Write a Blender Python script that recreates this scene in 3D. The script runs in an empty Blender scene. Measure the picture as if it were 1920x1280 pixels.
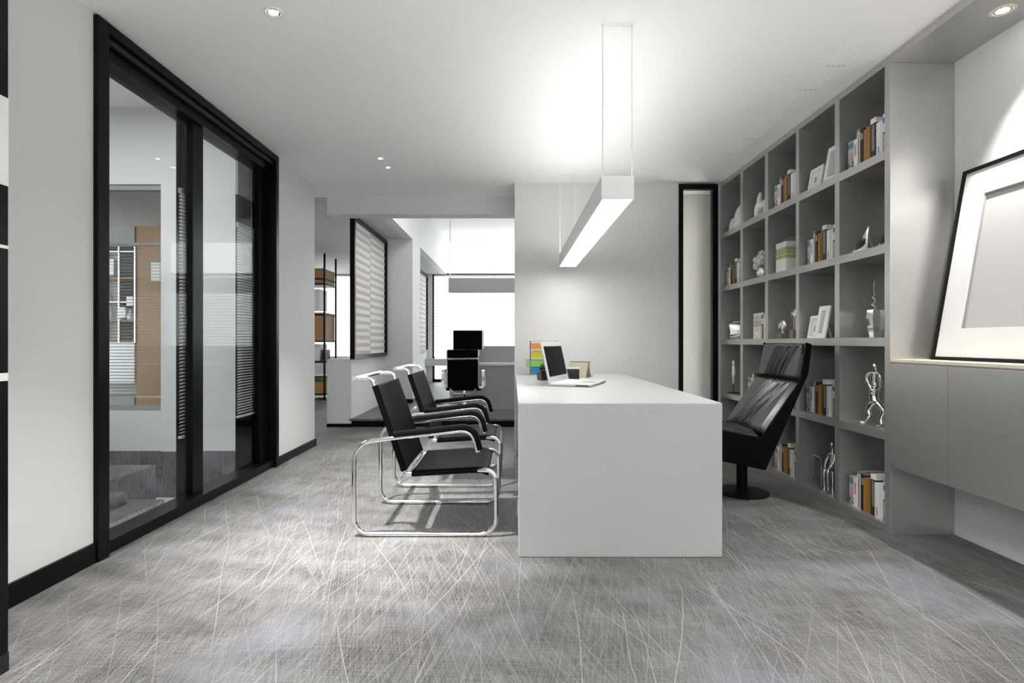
import bpy, bmesh, math, random
from mathutils import Vector, Matrix
random.seed(7)
SC = bpy.context.scene
COL = SC.collection

# ------------------------------------------------------------------ camera
F = 1013.3            # focal length in pixels of the 1920 px frame
EYE = 1.05
cam_d = bpy.data.cameras.new('camera'); cam = bpy.data.objects.new('camera', cam_d); COL.objects.link(cam)
cam.location = (0, 0, EYE); cam.rotation_euler = (math.pi/2, 0, 0)
cam_d.sensor_width = 36; cam_d.lens = 36*F/1920; cam_d.clip_start = .05
SC.camera = cam

# ------------------------------------------------------------------ world, light, exposure
w = bpy.data.worlds.new('sky'); SC.world = w; w.use_nodes = True
w.node_tree.nodes['Background'].inputs[0].default_value = (0.96, 0.98, 1.0, 1)
w.node_tree.nodes['Background'].inputs[1].default_value = 1.5
def area(name, loc, rot, sx, sy, power, portal=False, color=(1, 1, 1)):
    d = bpy.data.lights.new(name, 'AREA'); d.shape = 'RECTANGLE'; d.size = sx; d.size_y = sy; d.energy = power; d.color = color
    o = bpy.data.objects.new(name, d); COL.objects.link(o); o.location = loc; o.rotation_euler = rot
    if portal: d.cycles.is_portal = True
    return o
area('added_window_portal', (0.2, -2.98, 1.5), (math.pi/2, 0, 0), 1.8, 1.2, 1, True)
area('window_portal_back_room', (0.6, 12.66, 1.75), (-math.pi/2, 0, 0), 5.2, 3.2, 1, True)
SC.view_settings.view_transform = 'Standard'; SC.view_settings.look = 'None'
SC.view_settings.gamma = 1; SC.view_settings.use_curve_mapping = False
SC.view_settings.exposure = 1.85
SC.cycles.use_denoising = True
SC.cycles.sample_clamp_indirect = 6

# ------------------------------------------------------------------ materials
def mat(name, col=(.8, .8, .8), rough=.5, metal=0., spec=.5, trans=0., emit=None, estr=0., coat=0., ior=1.45, alpha=1.):
    m = bpy.data.materials.new(name); m.use_nodes = True
    b = m.node_tree.nodes['Principled BSDF']; I = b.inputs
    I['Base Color'].default_value = (*col, 1); I['Roughness'].default_value = rough; I['Metallic'].default_value = metal
    I['Specular IOR Level'].default_value = spec; I['Transmission Weight'].default_value = trans; I['IOR'].default_value = ior
    I['Coat Weight'].default_value = coat; I['Alpha'].default_value = alpha
    if emit: I['Emission Color'].default_value = (*emit, 1); I['Emission Strength'].default_value = estr
    return m
def nodes(m): return m.node_tree.nodes, m.node_tree.links, m.node_tree.nodes['Principled BSDF']
def N(nt, t, **kw):
    n = nt.nodes.new(t)
    for k, v in kw.items(): setattr(n, k, v)
    return n
def mth(nt, op, a, b=None, c=None, clamp=False):
    n = nt.nodes.new('ShaderNodeMath'); n.operation = op; n.use_clamp = clamp
    for i, v in enumerate((a, b, c)):
        if v is None: continue
        if isinstance(v, (int, float)): n.inputs[i].default_value = v
        else: nt.links.new(v, n.inputs[i])
    return n.outputs[0]
def mixc(nt, f, a, b, blend='MIX'):
    n = nt.nodes.new('ShaderNodeMix'); n.data_type = 'RGBA'; n.blend_type = blend
    for s, v in ((0, f), (6, a), (7, b)):
        if isinstance(v, (int, float)): n.inputs[s].default_value = v
        elif isinstance(v, tuple): n.inputs[s].default_value = (*v, 1)
        else: nt.links.new(v, n.inputs[s])
    return n.outputs[2]
def noise(nt, vec, scale, detail=2., rough=.5, dist=0.):
    n = nt.nodes.new('ShaderNodeTexNoise'); n.inputs['Scale'].default_value = scale; n.inputs['Detail'].default_value = detail
    n.inputs['Roughness'].default_value = rough; n.inputs['Distortion'].default_value = dist
    nt.links.new(vec, n.inputs['Vector']); return n.outputs['Fac']
def mapping(nt, vec, rz=0, scale=(1, 1, 1), loc=(0, 0, 0)):
    r = nt.nodes.new('ShaderNodeMapping'); r.inputs['Rotation'].default_value = (0, 0, rz); nt.links.new(vec, r.inputs['Vector'])
    s = nt.nodes.new('ShaderNodeMapping'); s.inputs['Scale'].default_value = scale; s.inputs['Location'].default_value = loc
    nt.links.new(r.outputs[0], s.inputs['Vector']); return s.outputs[0]
def mottled(name, col, amp=.05, scale=3., rough=.6, metal=0., spec=.4, bump=0., **kw):
    m = mat(name, col, rough, metal, spec, **kw); nt = m.node_tree; b = nt.nodes['Principled BSDF']
    tc = N(nt, 'ShaderNodeTexCoord')
    f = noise(nt, tc.outputs['Object'], scale, 3)
    c1 = tuple(max(0, c*(1-amp)) for c in col); c2 = tuple(min(1, c*(1+amp)) for c in col)
    nt.links.new(mixc(nt, f, c1, c2), b.inputs['Base Color'])
    if bump:
        bn = N(nt, 'ShaderNodeBump'); bn.inputs['Strength'].default_value = bump; bn.inputs['Distance'].default_value = .002
        nt.links.new(noise(nt, tc.outputs['Object'], scale*60, 2), bn.inputs['Height']); nt.links.new(bn.outputs[0], b.inputs['Normal'])
    return m
def floor_mat(name, swap=False):
    m = mat(name, rough=.42, spec=.45); nt = m.node_tree; b = nt.nodes['Principled BSDF']
    g = N(nt, 'ShaderNodeNewGeometry'); P = g.outputs['Position']
    if swap:                                     # vertical faces and steps: let height take part
        cx = N(nt, 'ShaderNodeSeparateXYZ'); nt.links.new(P, cx.inputs[0])
        cb = N(nt, 'ShaderNodeCombineXYZ')
        nt.links.new(mth(nt, 'MULTIPLY_ADD', cx.outputs[1], .6, cx.outputs[0]), cb.inputs[0]); nt.links.new(mth(nt, 'MULTIPLY_ADD', cx.outputs[1], .8, cx.outputs[2]), cb.inputs[1]); P = cb.outputs[0]
    big = noise(nt, P, 1.3, 3); mid = noise(nt, mapping(nt, P, .2, (2., 5., 1)), 1.5, 4)
    fx = noise(nt, mapping(nt, P, .03, (9, 170, 1)), 1., 2)       # fine weave across
    fy = noise(nt, mapping(nt, P, -.28, (150, 4, 1)), 1., 2); fz = noise(nt, mapping(nt, P, .2, (130, 4, 1)), 1., 2)
    grain = noise(nt, P, 260., 3, .7)
    v = mth(nt, 'ADD', mth(nt, 'MULTIPLY', big, .30), mth(nt, 'MULTIPLY', mid, .42))
    v = mth(nt, 'ADD', v, mth(nt, 'MULTIPLY', mth(nt, 'SUBTRACT', fx, .5), .36))
    v = mth(nt, 'ADD', v, mth(nt, 'MULTIPLY', mth(nt, 'SUBTRACT', mth(nt, 'ADD', fy, fz), 1.), .42))
    v = mth(nt, 'ADD', v, mth(nt, 'MULTIPLY', mth(nt, 'SUBTRACT', grain, .5), 1.3))
    base = N(nt, 'ShaderNodeValToRGB'); nt.links.new(v, base.inputs[0])
    e = base.color_ramp.elements; e[0].position = .1; e[0].color = (.022, .0217, .021, 1); e[1].position = .68; e[1].color = (.25, .247, .24, 1)
    tint = noise(nt, P, 1.9, 2)
    col = mixc(nt, mth(nt, 'MULTIPLY', mth(nt, 'GREATER_THAN', tint, 0), mth(nt, 'MULTIPLY', mth(nt, 'SUBTRACT', tint, .52, clamp=True), 2.2)), base.outputs[0], (.22, .225, .29))
    tot = None                                    # long thin pale fibres, straight or gently bowed, each in a lane of its own
    for ang, den, wdt, seed, st, bow in ((.10, 7., .017, 3, .9, .16), (-.20, 7., .017, 11, .85, .14), (.36, 6., .014, 23, .85, .2), (-.46, 6., .014, 31, .8, .2), (.02, 9., .022, 47, .7, .35),
                                   (.62, 5., .009, 53, .4, .2), (-.70, 4., .008, 61, .35, .2), (1.47, 3., .006, 67, .35, .1), (.24, 17., .032, 71, .5, .2), (-.30, 17., .032, 83, .5, .2), (-.06, 20., .04, 97, .45, .12), (.52, 14., .03, 101, .4, .15), (-.58, 14., .03, 113, .4, .15)):
        mp = mapping(nt, P, ang, (1, 1, 0), (seed*1.7, seed*.9, 0)); sx = N(nt, 'ShaderNodeSeparateXYZ'); nt.links.new(mp, sx.inputs[0])
        wv = noise(nt, mapping(nt, P, ang, (.5, .8, 0), (seed*3.1, seed, 0)), 1., .5)
        q = mth(nt, 'MULTIPLY', mth(nt, 'ADD', sx.outputs[0], mth(nt, 'MULTIPLY', wv, bow)), den)
        cell = mth(nt, 'FLOOR', q); fr = mth(nt, 'FRACT', q)
        wn1 = N(nt, 'ShaderNodeTexWhiteNoise', noise_dimensions='1D'); nt.links.new(mth(nt, 'ADD', cell, seed*.37), wn1.inputs['W'])
        c = mth(nt, 'ADD', .1, mth(nt, 'MULTIPLY', wn1.outputs['Value'], .8))
        l = mth(nt, 'SUBTRACT', 1., mth(nt, 'DIVIDE', mth(nt, 'ABSOLUTE', mth(nt, 'SUBTRACT', fr, c)), wdt), clamp=True)
        cb2 = N(nt, 'ShaderNodeCombineXYZ'); nt.links.new(mth(nt, 'MULTIPLY', cell, 13.7), cb2.inputs[0]); nt.links.new(mth(nt, 'MULTIPLY', sx.outputs[1], .9), cb2.inputs[1])
        gate = mth(nt, 'MULTIPLY', mth(nt, 'SUBTRACT', noise(nt, cb2.outputs[0], 1., 1.), .50, clamp=True), 7., clamp=True)
        l = mth(nt, 'MULTIPLY', mth(nt, 'MULTIPLY', l, gate), st)
        tot = l if tot is None else mth(nt, 'MAXIMUM', tot, l)
    col = mixc(nt, tot, col, (.40, .392, .37))
    nt.links.new(col, b.inputs['Base Color'])
    nt.links.new(mth(nt, 'ADD', .38, mth(nt, 'MULTIPLY', mid, .2)), b.inputs['Roughness'])
    return m
def glass_mat(name, tint=(.93, .95, .95), refl=.9):
    m = bpy.data.materials.new(name); m.use_nodes = True; nt = m.node_tree; nt.nodes.clear()
    o = N(nt, 'ShaderNodeOutputMaterial'); mx = N(nt, 'ShaderNodeMixShader'); t = N(nt, 'ShaderNodeBsdfTransparent'); g = N(nt, 'ShaderNodeBsdfGlossy')
    t.inputs[0].default_value = (*tint, 1); g.inputs['Roughness'].default_value = .01; g.inputs[0].default_value = (refl, refl, refl, 1)
    lwt = N(nt, 'ShaderNodeLayerWeight'); lwt.inputs[0].default_value = .5          # Schlick reflection, the same on both faces of the pane
    fac = mth(nt, 'ADD', .025, mth(nt, 'MULTIPLY', mth(nt, 'POWER', lwt.outputs['Facing'], 5.), .97), clamp=True)
    nt.links.new(fac, mx.inputs[0]); nt.links.new(t.outputs[0], mx.inputs[1]); nt.links.new(g.outputs[0], mx.inputs[2])
    nt.links.new(mx.outputs[0], o.inputs[0]); return m
def sheer_mat(name, col=(.9, .9, .9), k=.5):
    m = bpy.data.materials.new(name); m.use_nodes = True; nt = m.node_tree; nt.nodes.clear()
    o = N(nt, 'ShaderNodeOutputMaterial'); mx = N(nt, 'ShaderNodeMixShader'); t = N(nt, 'ShaderNodeBsdfTranslucent'); g = N(nt, 'ShaderNodeBsdfDiffuse')
    t.inputs[0].default_value = (*col, 1); g.inputs[0].default_value = (*col, 1); mx.inputs[0].default_value = k
    nt.links.new(g.outputs[0], mx.inputs[1]); nt.links.new(t.outputs[0], mx.inputs[2]); nt.links.new(mx.outputs[0], o.inputs[0]); return m
def wood_mat(name, a, b_, rough=.5):
    m = mat(name, a, rough); nt = m.node_tree; b = nt.nodes['Principled BSDF']; tc = N(nt, 'ShaderNodeTexCoord')
    f = noise(nt, mapping(nt, tc.outputs['Object'], 0, (2, 2, 45)), 1., 4)
    nt.links.new(mixc(nt, f, a, b_), b.inputs['Base Color']); return m

M = {}
M['wall'] = mottled('wall_paint', (.68, .68, .675), .012, 1.5, .6, bump=.03)
M['ceil'] = mottled('ceiling_paint', (.93, .93, .925), .008, 1.2, .7)
M['wallwarm'] = mottled('warm_wall_paint', (.62, .60, .565), .012, 1.5, .6)
M['ceilshade'] = mottled('shaded_ceiling_colour', (.56, .545, .535), .012, 1.5, .7)  # darker tone paints in the shade on the low back ceiling
M['floor'] = floor_mat('grey_fibre_floor')
M['stone'] = floor_mat('grey_fibre_step', True)
M['black'] = mottled('black_lacquer', (.004, .004, .004), .2, 8, .3, spec=.16)
M['blackmetal'] = mat('black_metal', (.008, .008, .008), .4, spec=.1)
M['desk'] = mottled('white_solid_surface', (.43, .43, .43), .02, 2.0, .38, bump=.02)
M['case'] = mottled('grey_metallic_lacquer', (.52, .515, .505), .04, 1.6, .36, .78, .5)
M['chrome'] = mat('chrome', (.82, .82, .81), .10, 1.)
M['silver'] = mat('polished_silver', (.86, .86, .85), .06, 1.)
M['leather'] = mottled('black_leather', (.005, .0048, .0046), .2, 30, .42, spec=.03, bump=.12)
M['leather2'] = mottled('black_soft_leather', (.02, .0195, .019), .2, 25, .24, spec=1.)
M['armpad'] = mottled('black_arm_wrap', (.004, .004, .004), .2, 30, .5, spec=.03, bump=.1)
M['laptop'] = mat('pale_aluminium', (.50, .50, .50), .35)
M['wire'] = mat('steel_wire', (.30, .30, .29), .35, .9)
M['white'] = mat('white_plastic', (.82, .82, .81), .35)
M['paper'] = mottled('paper', (.80, .78, .74), .04, 60, .8)
M['ceramic'] = mat('white_ceramic', (.80, .79, .77), .25, coat=.4)
M['screen'] = mat('dark_screen', (.002, .002, .002), .12, spec=.03)
M['leatherside'] = mottled('black_shell_leather', (.004, .004, .004), .2, 30, .5, spec=.04)
M['dark'] = mat('dark_plastic', (.01, .01, .011), .35)
M['fabric'] = mat('black_mesh_fabric', (.002, .002, .002), .8, spec=.05)
M['glass'] = glass_mat('clear_glass', refl=.55)
M['sheer'] = sheer_mat('sheer_blind')
M['tan'] = sheer_mat('tan_blind', (.72, .67, .61), .35)
M['sheerwin'] = sheer_mat('window_blind', (.93, .93, .93), .7)
M['wood'] = wood_mat('oak_veneer', (.33, .17, .065), (.42, .23, .10))
M['grass'] = mat('grass', (.09, .30, .02), .6)
M['slat'] = mat('blind_slat', (.62, .62, .61), .5)
M['slatwhite'] = mat('white_blind_slat', (.85, .85, .84), .5)
M['slatgrey'] = mat('blind_slat_grey', (.30, .29, .28), .5)
M['led'] = mat('led_diffuser', (1, 1, 1), .5, emit=(1, .99, .97), estr=5.5)
M['ledsoft'] = mat('added_uplight', (1, 1, 1), .5, emit=(1, .99, .97), estr=2.6)
M['ledsoft2'] = mat('added_uplight_strong', (1, 1, 1), .5, emit=(1, .99, .97), estr=11.5)
M['bulb'] = mat('bulb', (1, 1, 1), .5, emit=(1, .98, .95), estr=14.)
M['panelglow'] = mat('ceiling_lamp_panel', (1, 1, 1), .5, emit=(1, 1, 1), estr=22.)
M['hallglow'] = mat('added_hall_glow', (1, 1, 1), .5, emit=(1, 1, 1), estr=4.6)
M['backglow'] = mat('added_back_room_glow', (1, 1, 1), .5, emit=(1, 1, 1), estr=2.2)
M['stripglow'] = mat('added_recess_glow', (1, 1, 1), .5, emit=(1, .96, .9), estr=8.)
M['cream'] = mat('cream_board', (.72, .66, .50), .5)
M['mat_board'] = mat('mat_board', (.74, .74, .735), .6)
M['art'] = mat('blank_print', (.46, .46, .455), .6)
M['beige'] = mottled('beige_card', (.36, .32, .25), .05, 20, .8)
M['greydesk'] = mottled('grey_laminate', (.32, .32, .315), .04, 3, .5)
M['brushed'] = mat('brushed_steel', (.6, .6, .59), .3, 1.)
M['cube'] = mottled('brown_stone', (.20, .16, .11), .3, 90, .6)
M['acrylic'] = glass_mat('clear_acrylic', (.97, .97, .97))
def col_acrylic(n, c): return mat(n, c, .2, trans=.35)

# ------------------------------------------------------------------ mesh helpers
class MB:
    def __init__(s): s.v = []; s.f = []
    def add(s, vs, fs):
        o = len(s.v); s.v += [tuple(v) for v in vs]; s.f += [tuple(i+o for i in f) for f in fs]; return s
    def box(s, x0, x1, y0, y1, z0, z1):
        return s.add([(x0,y0,z0),(x1,y0,z0),(x1,y1,z0),(x0,y1,z0),(x0,y0,z1),(x1,y0,z1),(x1,y1,z1),(x0,y1,z1)],
                     [(0,3,2,1),(4,5,6,7),(0,1,5,4),(1,2,6,5),(2,3,7,6),(3,0,4,7)])
    def prism(s, poly, axis, a, b):
        """poly of 2-D points extruded along axis ('x','y','z') from a to b"""
        def p(q, t): return {'x': (t, q[0], q[1]), 'y': (q[0], t, q[1]), 'z': (q[0], q[1], t)}[axis]
        n = len(poly); vs = [p(q, a) for q in poly] + [p(q, b) for q in poly]
        return s.add(vs, [tuple(range(n)), tuple(reversed(range(n, 2*n)))] + [(i, n+i, n+(i+1) % n, (i+1) % n) for i in range(n)])
    def sweep(s, path, prof, cap=True, up=(0, 0, 1), radii=None, closed=False):
        path = [Vector(p) for p in path]; n = len(path); k = len(prof)
        tang = []
        for i in range(n):
            a = path[(i-1) % n] if (closed or i > 0) else path[i]; b = path[(i+1) % n] if (closed or i < n-1) else path[i]
            t = (b-a); tang.append(t.normalized() if t.length > 1e-9 else Vector((1, 0, 0)))
        u = Vector(up); u = (u - tang[0]*u.dot(tang[0]))
        if u.length < 1e-4: u = tang[0].orthogonal()
        u.normalize(); vs = []
        for i in range(n):
            u = u - tang[i]*u.dot(tang[i]); u.normalize(); r = tang[i].cross(u); q = radii[i] if radii else 1.
            for (a, b) in prof: vs.append(path[i] + r*(a*q) + u*(b*q))
        fs = []
        for i in range(n if closed else n-1):
            j = (i+1) % n
            for a in range(k): fs.append((i*k+a, i*k+(a+1) % k, j*k+(a+1) % k, j*k+a))
        if cap and not closed: fs += [tuple(reversed(range(k))), tuple((n-1)*k+a for a in range(k))]
        return s.add(vs, fs)
    def tube(s, path, r, seg=12, radii=None, cap=True, closed=False):
        prof = [(r*math.cos(2*math.pi*a/seg), r*math.sin(2*math.pi*a/seg)) for a in range(seg)]
        return s.sweep(path, prof, cap, radii=[q/r for q in radii] if radii else None, closed=closed)
    def lathe(s, prof, seg=24, c=(0, 0, 0), cap=True):
        """prof: list of (radius, z)"""
        vs = [(c[0]+r*math.cos(2*math.pi*a/seg), c[1]+r*math.sin(2*math.pi*a/seg), c[2]+z) for r, z in prof for a in range(seg)]
        fs = [(i*seg+a, i*seg+(a+1) % seg, (i+1)*seg+(a+1) % seg, (i+1)*seg+a) for i in range(len(prof)-1) for a in range(seg)]
        if cap: fs += [tuple(reversed(range(seg))), tuple((len(prof)-1)*seg+a for a in range(seg))]
        return s.add(vs, fs)
    def ell(s, c, rx, ry, rz, seg=16, rings=10):
        p = [(math.sin(math.pi*i/rings), -math.cos(math.pi*i/rings)) for i in range(rings+1)]
        p[0] = (.02, -1); p[-1] = (.02, 1); o = len(s.v); s.lathe(p, seg)
        for i in range(o, len(s.v)): v = s.v[i]; s.v[i] = (c[0]+v[0]*rx, c[1]+v[1]*ry, c[2]+v[2]*rz)
        return s
    def xform(s, m):
        s.v = [tuple(m @ Vector(v)) for v in s.v]; return s
    def grid(s, fn, nu, nv, thick=None):
        """fn(u,v)->point, u,v in 0..1; optional solid with fn2 back"""
        o = len(s.v)
        s.v += [tuple(fn(i/nu, j/nv)) for j in range(nv+1) for i in range(nu+1)]
        s.f += [(o+j*(nu+1)+i, o+j*(nu+1)+i+1, o+(j+1)*(nu+1)+i+1, o+(j+1)*(nu+1)+i) for j in range(nv) for i in range(nu)]
        return s
    def mesh(s, name, m, smooth=False):
        me = bpy.data.meshes.new(name); me.from_pydata(s.v, [], s.f); me.materials.append(m)
        bm = bmesh.new(); bm.from_mesh(me); bmesh.ops.recalc_face_normals(bm, faces=bm.faces); bm.to_mesh(me); bm.free()
        if smooth:
            for p in me.polygons: p.use_smooth = True
        return me
    def build(s, name, m, parent=None, smooth=False, bevel=0., seg=2, flat=False, loc=None, rot=None):
        me = s.mesh(name, m, smooth); o = bpy.data.objects.new(name, me); COL.objects.link(o); o.parent = parent
        if loc: o.location = loc
        if rot: o.rotation_euler = rot
        if bevel:
            b = o.modifiers.new('bevel', 'BEVEL'); b.width = bevel; b.segments = seg; b.limit_method = 'ANGLE'; b.angle_limit = .6
        if smooth and not flat:
            try: me.set_sharp_from_angle(angle=math.radians(50))
            except Exception: pass
        return o
def tag(o, label, cat=None, group=None, kind=None):
    o['label'] = label
    if cat: o['category'] = cat
    if group: o['group'] = group
    if kind: o['kind'] = kind
    return o
def thing(name, label, cat, loc=(0, 0, 0), rz=0, group=None):
    o = bpy.data.objects.new(name, None); COL.objects.link(o); o.location = loc; o.rotation_euler = (0, 0, rz); o.empty_display_size = .05
    return tag(o, label, cat, group)
def struct(name, label, loc=(0, 0, 0)):
    o = bpy.data.objects.new(name, None); COL.objects.link(o); o.location = loc; o.empty_display_size = .05
    return tag(o, label, kind='structure')
def sbox(name, label, b, m, bevel=0.):
    o = MB().box(*b).build(name, m, None, bevel=bevel); return tag(o, label, kind='structure')
def pbox(name, parent, b, m, bevel=0., kind=None):
    o = MB().box(*b).build(name, m, parent, bevel=bevel)
    if kind: o['kind'] = kind
    return o
def like(src, parent, loc=None, name=None):
    c = src.copy(); COL.objects.link(c); c.parent = parent
    if loc is not None: c.location = loc
    return c
def copy_tree(o, parent=None):
    kids = [k for k in bpy.data.objects if k.parent == o]
    c = o.copy(); COL.objects.link(c); c.parent = parent
    for k in kids: copy_tree(k, c)
    return c
def fillet(pts, r, seg=7):
    """round the inner corners of a polyline; r a number or list"""
    P = [Vector(p) for p in pts]; out = [P[0]]
    for i in range(1, len(P)-1):
        rr = r[i] if isinstance(r, (list, tuple)) else r
        a = (P[i-1]-P[i]); b = (P[i+1]-P[i]); la, lb = a.length, b.length; a.normalize(); b.normalize()
        ang = a.angle(b); d = min(rr/max(math.tan(ang/2), 1e-4), la*.49, lb*.49)
        if d < 1e-4 or math.pi-ang < .02: out.append(P[i]); continue
        p0 = P[i]+a*d; p1 = P[i]+b*d; bis = (a+b).normalized(); real_r = d*math.tan(ang/2); c = P[i]+bis*(real_r/math.sin(ang/2))
        v0 = p0-c; v1 = p1-c; th = v0.angle(v1); ax = v0.cross(v1).normalized()
        for k in range(seg+1): out.append(c + Matrix.Rotation(th*k/seg, 3, ax) @ v0)
    out.append(P[-1]); return out
def spline(pts, n=6):
    P = [Vector(p) for p in pts]; out = []
    for i in range(len(P)-1):
        p0 = P[max(i-1, 0)]; p1 = P[i]; p2 = P[i+1]; p3 = P[min(i+2, len(P)-1)]
        for k in range(n):
            t = k/n; out.append(.5*((2*p1)+(-p0+p2)*t+(2*p0-5*p1+4*p2-p3)*t*t+(-p0+3*p1-3*p2+p3)*t**3))
    out.append(P[-1]); return out
def remesh(o, vox=.005, it=4):
    r = o.modifiers.new('remesh', 'REMESH'); r.mode = 'VOXEL'; r.voxel_size = vox; r.use_smooth_shade = True
    s = o.modifiers.new('smooth', 'SMOOTH'); s.factor = .5; s.iterations = it

# ------------------------------------------------------------------ room shell
CE = 2.61; XL = -1.988; XR = 2.407; XB = 2.056
sbox('floor', 'grey streaked fibre floor of the office', (-2.15, 2.62, -3, 6.66, -.12, 0), M['floor'])
sbox('floor_corridor', 'grey streaked floor beyond the white wall on the left', (-9, -2.15, 5.19, 12.9, -.12, 0), M['floor'])
pf = struct('floor_platform', 'raised dark floor of the back room behind the armchairs')
pbox('platform_top', pf, (-2.0, 4.0, 6.64, 12.9, .075, .1), M['floor']); pbox('platform_riser', pf, (-1.98, 4.0, 6.66, 6.70, 0, .075), M['black'])
sbox('ceiling', 'flat white ceiling over the office', (-2.15, 2.62, -3, 5.86, CE, CE+.1), M['ceil'])
sbox('ceiling_soffit', 'grey dropped soffit above the picture niche', (XB, XR, -3, 2.938, 2.566, CE), M['case'])
sbox('ceiling_back_low', 'low ceiling over the corridor behind, its shade put into the colour', (-9, -1.66, 5.86, 12.9, 2.63, 2.72), M['ceilshade'])
sbox('ceiling_corridor', 'strip of low ceiling beside the stair hall wall', (-9, -2.15, 5.29, 5.86, 2.63, 2.72), M['ceilshade'])
sbox('ceiling_back_high', 'high pale ceiling over the back room', (-1.7, 4.1, 5.7, 12.9, 3.40, 3.5), M['ceil'])
sbox('wall_bulkhead', 'white bulkhead beside the high back-room ceiling', (-1.66, -1.537, 5.86, 12.9, 2.63, 3.4), M['wall'])
sbox('trim_beam', 'wide pale beam across the opening to the back room', (-1.985, 4.1, 5.80, 6.0, 2.416, CE), M['wall'])
sbox('wall_over_beam', 'wall above the beam', (-1.7, 4.1, 5.86, 6.0, CE+.1, 3.4), M['wall'])
lw = struct('wall_left', 'white left wall either side of the glazed sliding door')
pbox('wall_panel', lw, (-2.15, XL, -3, 2.566, 0, CE), M['wall']); pbox('wall_panel', lw, (-2.15, XL, 4.527, 5.444, 0, CE), M['wall'])
sbox('wall_right', 'pale grey wall behind the picture niche', (XR, 2.6, -3, 5.8, 0, CE), M['wall'])
sbox('wall_back', 'plain white wall behind the desk', (.026, 1.639, 5.323, 5.55, 0, CE), M['wall'])
sbox('wall_recess', 'beige wall of the narrow recess beside the bookcase', (1.5, 2.62, 5.74, 5.86, 0, CE), M['wallwarm'])
sbox('wall_back_room_right', 'right wall of the back room', (4.0, 4.1, 5.8, 12.9, 0, 3.4), M['wall'])
sbox('wall_corridor_left', 'far left wall of the corridor', (-9.1, -9, 5.19, 12.9, 0, 2.7), M['wall'])
for nm, lb, b in (('baseboard_left', 'black baseboard under the near left wall', (XL, XL+.014, 1.8, 2.566, 0, .095)),
                  ('baseboard_left_far', 'black baseboard under the far left wall', (XL, XL+.014, 4.56, 5.458, 0, .072)),
                  ('baseboard_left_end', 'black baseboard on the end of the left wall', (-2.15, XL+.014, 5.444, 5.458, 0, .072))):
    sbox(nm, lb, b, M['black'])
# wall behind the camera with an unseen window, added to let in daylight
rw = struct('wall_rear', 'wall behind the viewer with an opening for the added window')
for b in ((-2.15, -.7, -3.1, -3, 0, CE), (1.1, 2.62, -3.1, -3, 0, CE), (-.7, 1.1, -3.1, -3, 0, .9), (-.7, 1.1, -3.1, -3, 2.1, CE)): pbox('wall_panel', rw, b, M['wall'])
wr = struct('added_rear_window', 'unseen window added behind the viewer for daylight')
for x in (-.7, .18, 1.06): pbox('mullion', wr, (x, x+.04, -3.07, -3.02, .9, 2.1), M['black'])

# ------------------------------------------------------------------ sliding glass door on the left
d = struct('door_1', 'black framed sliding glass door in the left wall')
pbox('jamb', d, (-2.15, -1.965, 2.566, 2.64, 0, 2.604), M['black'], .003); pbox('jamb', d, (-2.15, -1.965, 4.508, 4.56, 0, 2.604), M['black'], .003)
pbox('head', d, (-2.15, -1.965, 2.64, 4.508, 2.555, 2.604), M['black'], .003); pbox('track_cover', d, (-2.15, -2.02, 2.64, 4.508, 2.46, 2.555), M['black'])
pbox('track', d, (-2.012, -1.99, 2.64, 4.508, 2.52, 2.55), M['dark'])
pbox('sill', d, (-2.13, -1.99, 2.64, 4.508, 0, .062), M['black'], .003)
for y0, y1 in ((3.462, 3.58), (4.394, 4.508)): pbox('stile', d, (-2.095, -2.045, y0, y1, .062, 2.46), M['black'], .003)
pbox('stile', d, (-2.10, -2.055, 2.64, 2.70, .062, 2.46), M['black'], .003)
for y0, y1 in ((2.70, 3.462), (3.58, 4.394)): pbox('glass_pane', d, (-2.074, -2.066, y0, y1, .062, 2.46), M['glass'])
def blind(label, x, y0, y1, z0, z1, pitch, m, back=None, sh=.012, name='venetian_blind', axis='y'):
    t = thing(name, label, 'blind', ((x, (y0+y1)/2, z0) if axis == 'y' else ((y0+y1)/2, x, z0)))
    h = (y1-y0)/2; mb = MB(); n = int((z1-z0-.03)/pitch)
    for i in range(n):
        z = .03+i*pitch
        if axis == 'y': mb.add([(-.006, -h, z), (.006, -h, z+sh), (.006, h, z+sh), (-.006, h, z), (-.005, -h, z-.001), (.007, -h, z+sh-.001), (.007, h, z+sh-.001), (-.005, h, z-.001)], [(0,1,2,3),(7,6,5,4),(0,4,5,1),(3,2,6,7),(0,3,7,4),(1,5,6,2)])
        else: mb.add([(-h, -.008, z), (-h, .008, z+sh), (h, .008, z+sh), (h, -.008, z), (-h, -.008, z-.0015), (-h, .008, z+sh-.0015), (h, .008, z+sh-.0015), (h, -.008, z-.0015)], [(0,1,2,3),(7,6,5,4),(0,4,5,1),(3,2,6,7),(0,3,7,4),(1,5,6,2)])
    o = mb.build('slats', m, t); o['kind'] = 'stuff'
    for nm, za, zb in (('head_rail', z1-z0-.03, z1-z0), ('bottom_rail', 0, .015)):
        if axis == 'y': pbox(nm, t, (-.012, .012, -h, h, za, zb), M['slatgrey'] if nm == 'head_rail' else M['slat'])
        else: pbox(nm, t, (-h, h, -.012, .012, za, zb), M['slatgrey'] if nm == 'head_rail' else M['slat'])
    if axis == 'y':
        cd = MB(); cd.tube([(.012, h*.4, 0), (.012, h*.4, min(.45, 2.45-z1)+z1-z0)], .0015, 5); cd.build('cord', M['slat'], t)
    return t
blind('narrow venetian blind beside the middle black stile of the glass door', -2.118, 3.445, 3.505, .43, 2.03, .0226, M['slatwhite'])
blind('wider venetian blind before the far black stile of the glass door', -2.118, 4.17, 4.455, .46, 1.97, .0215, M['slatwhite'])
blind('narrow venetian blind at the far jamb of the glass door', -2.118, 4.56, 4.74, .46, 1.97, .0215, M['slatwhite'])
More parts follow.
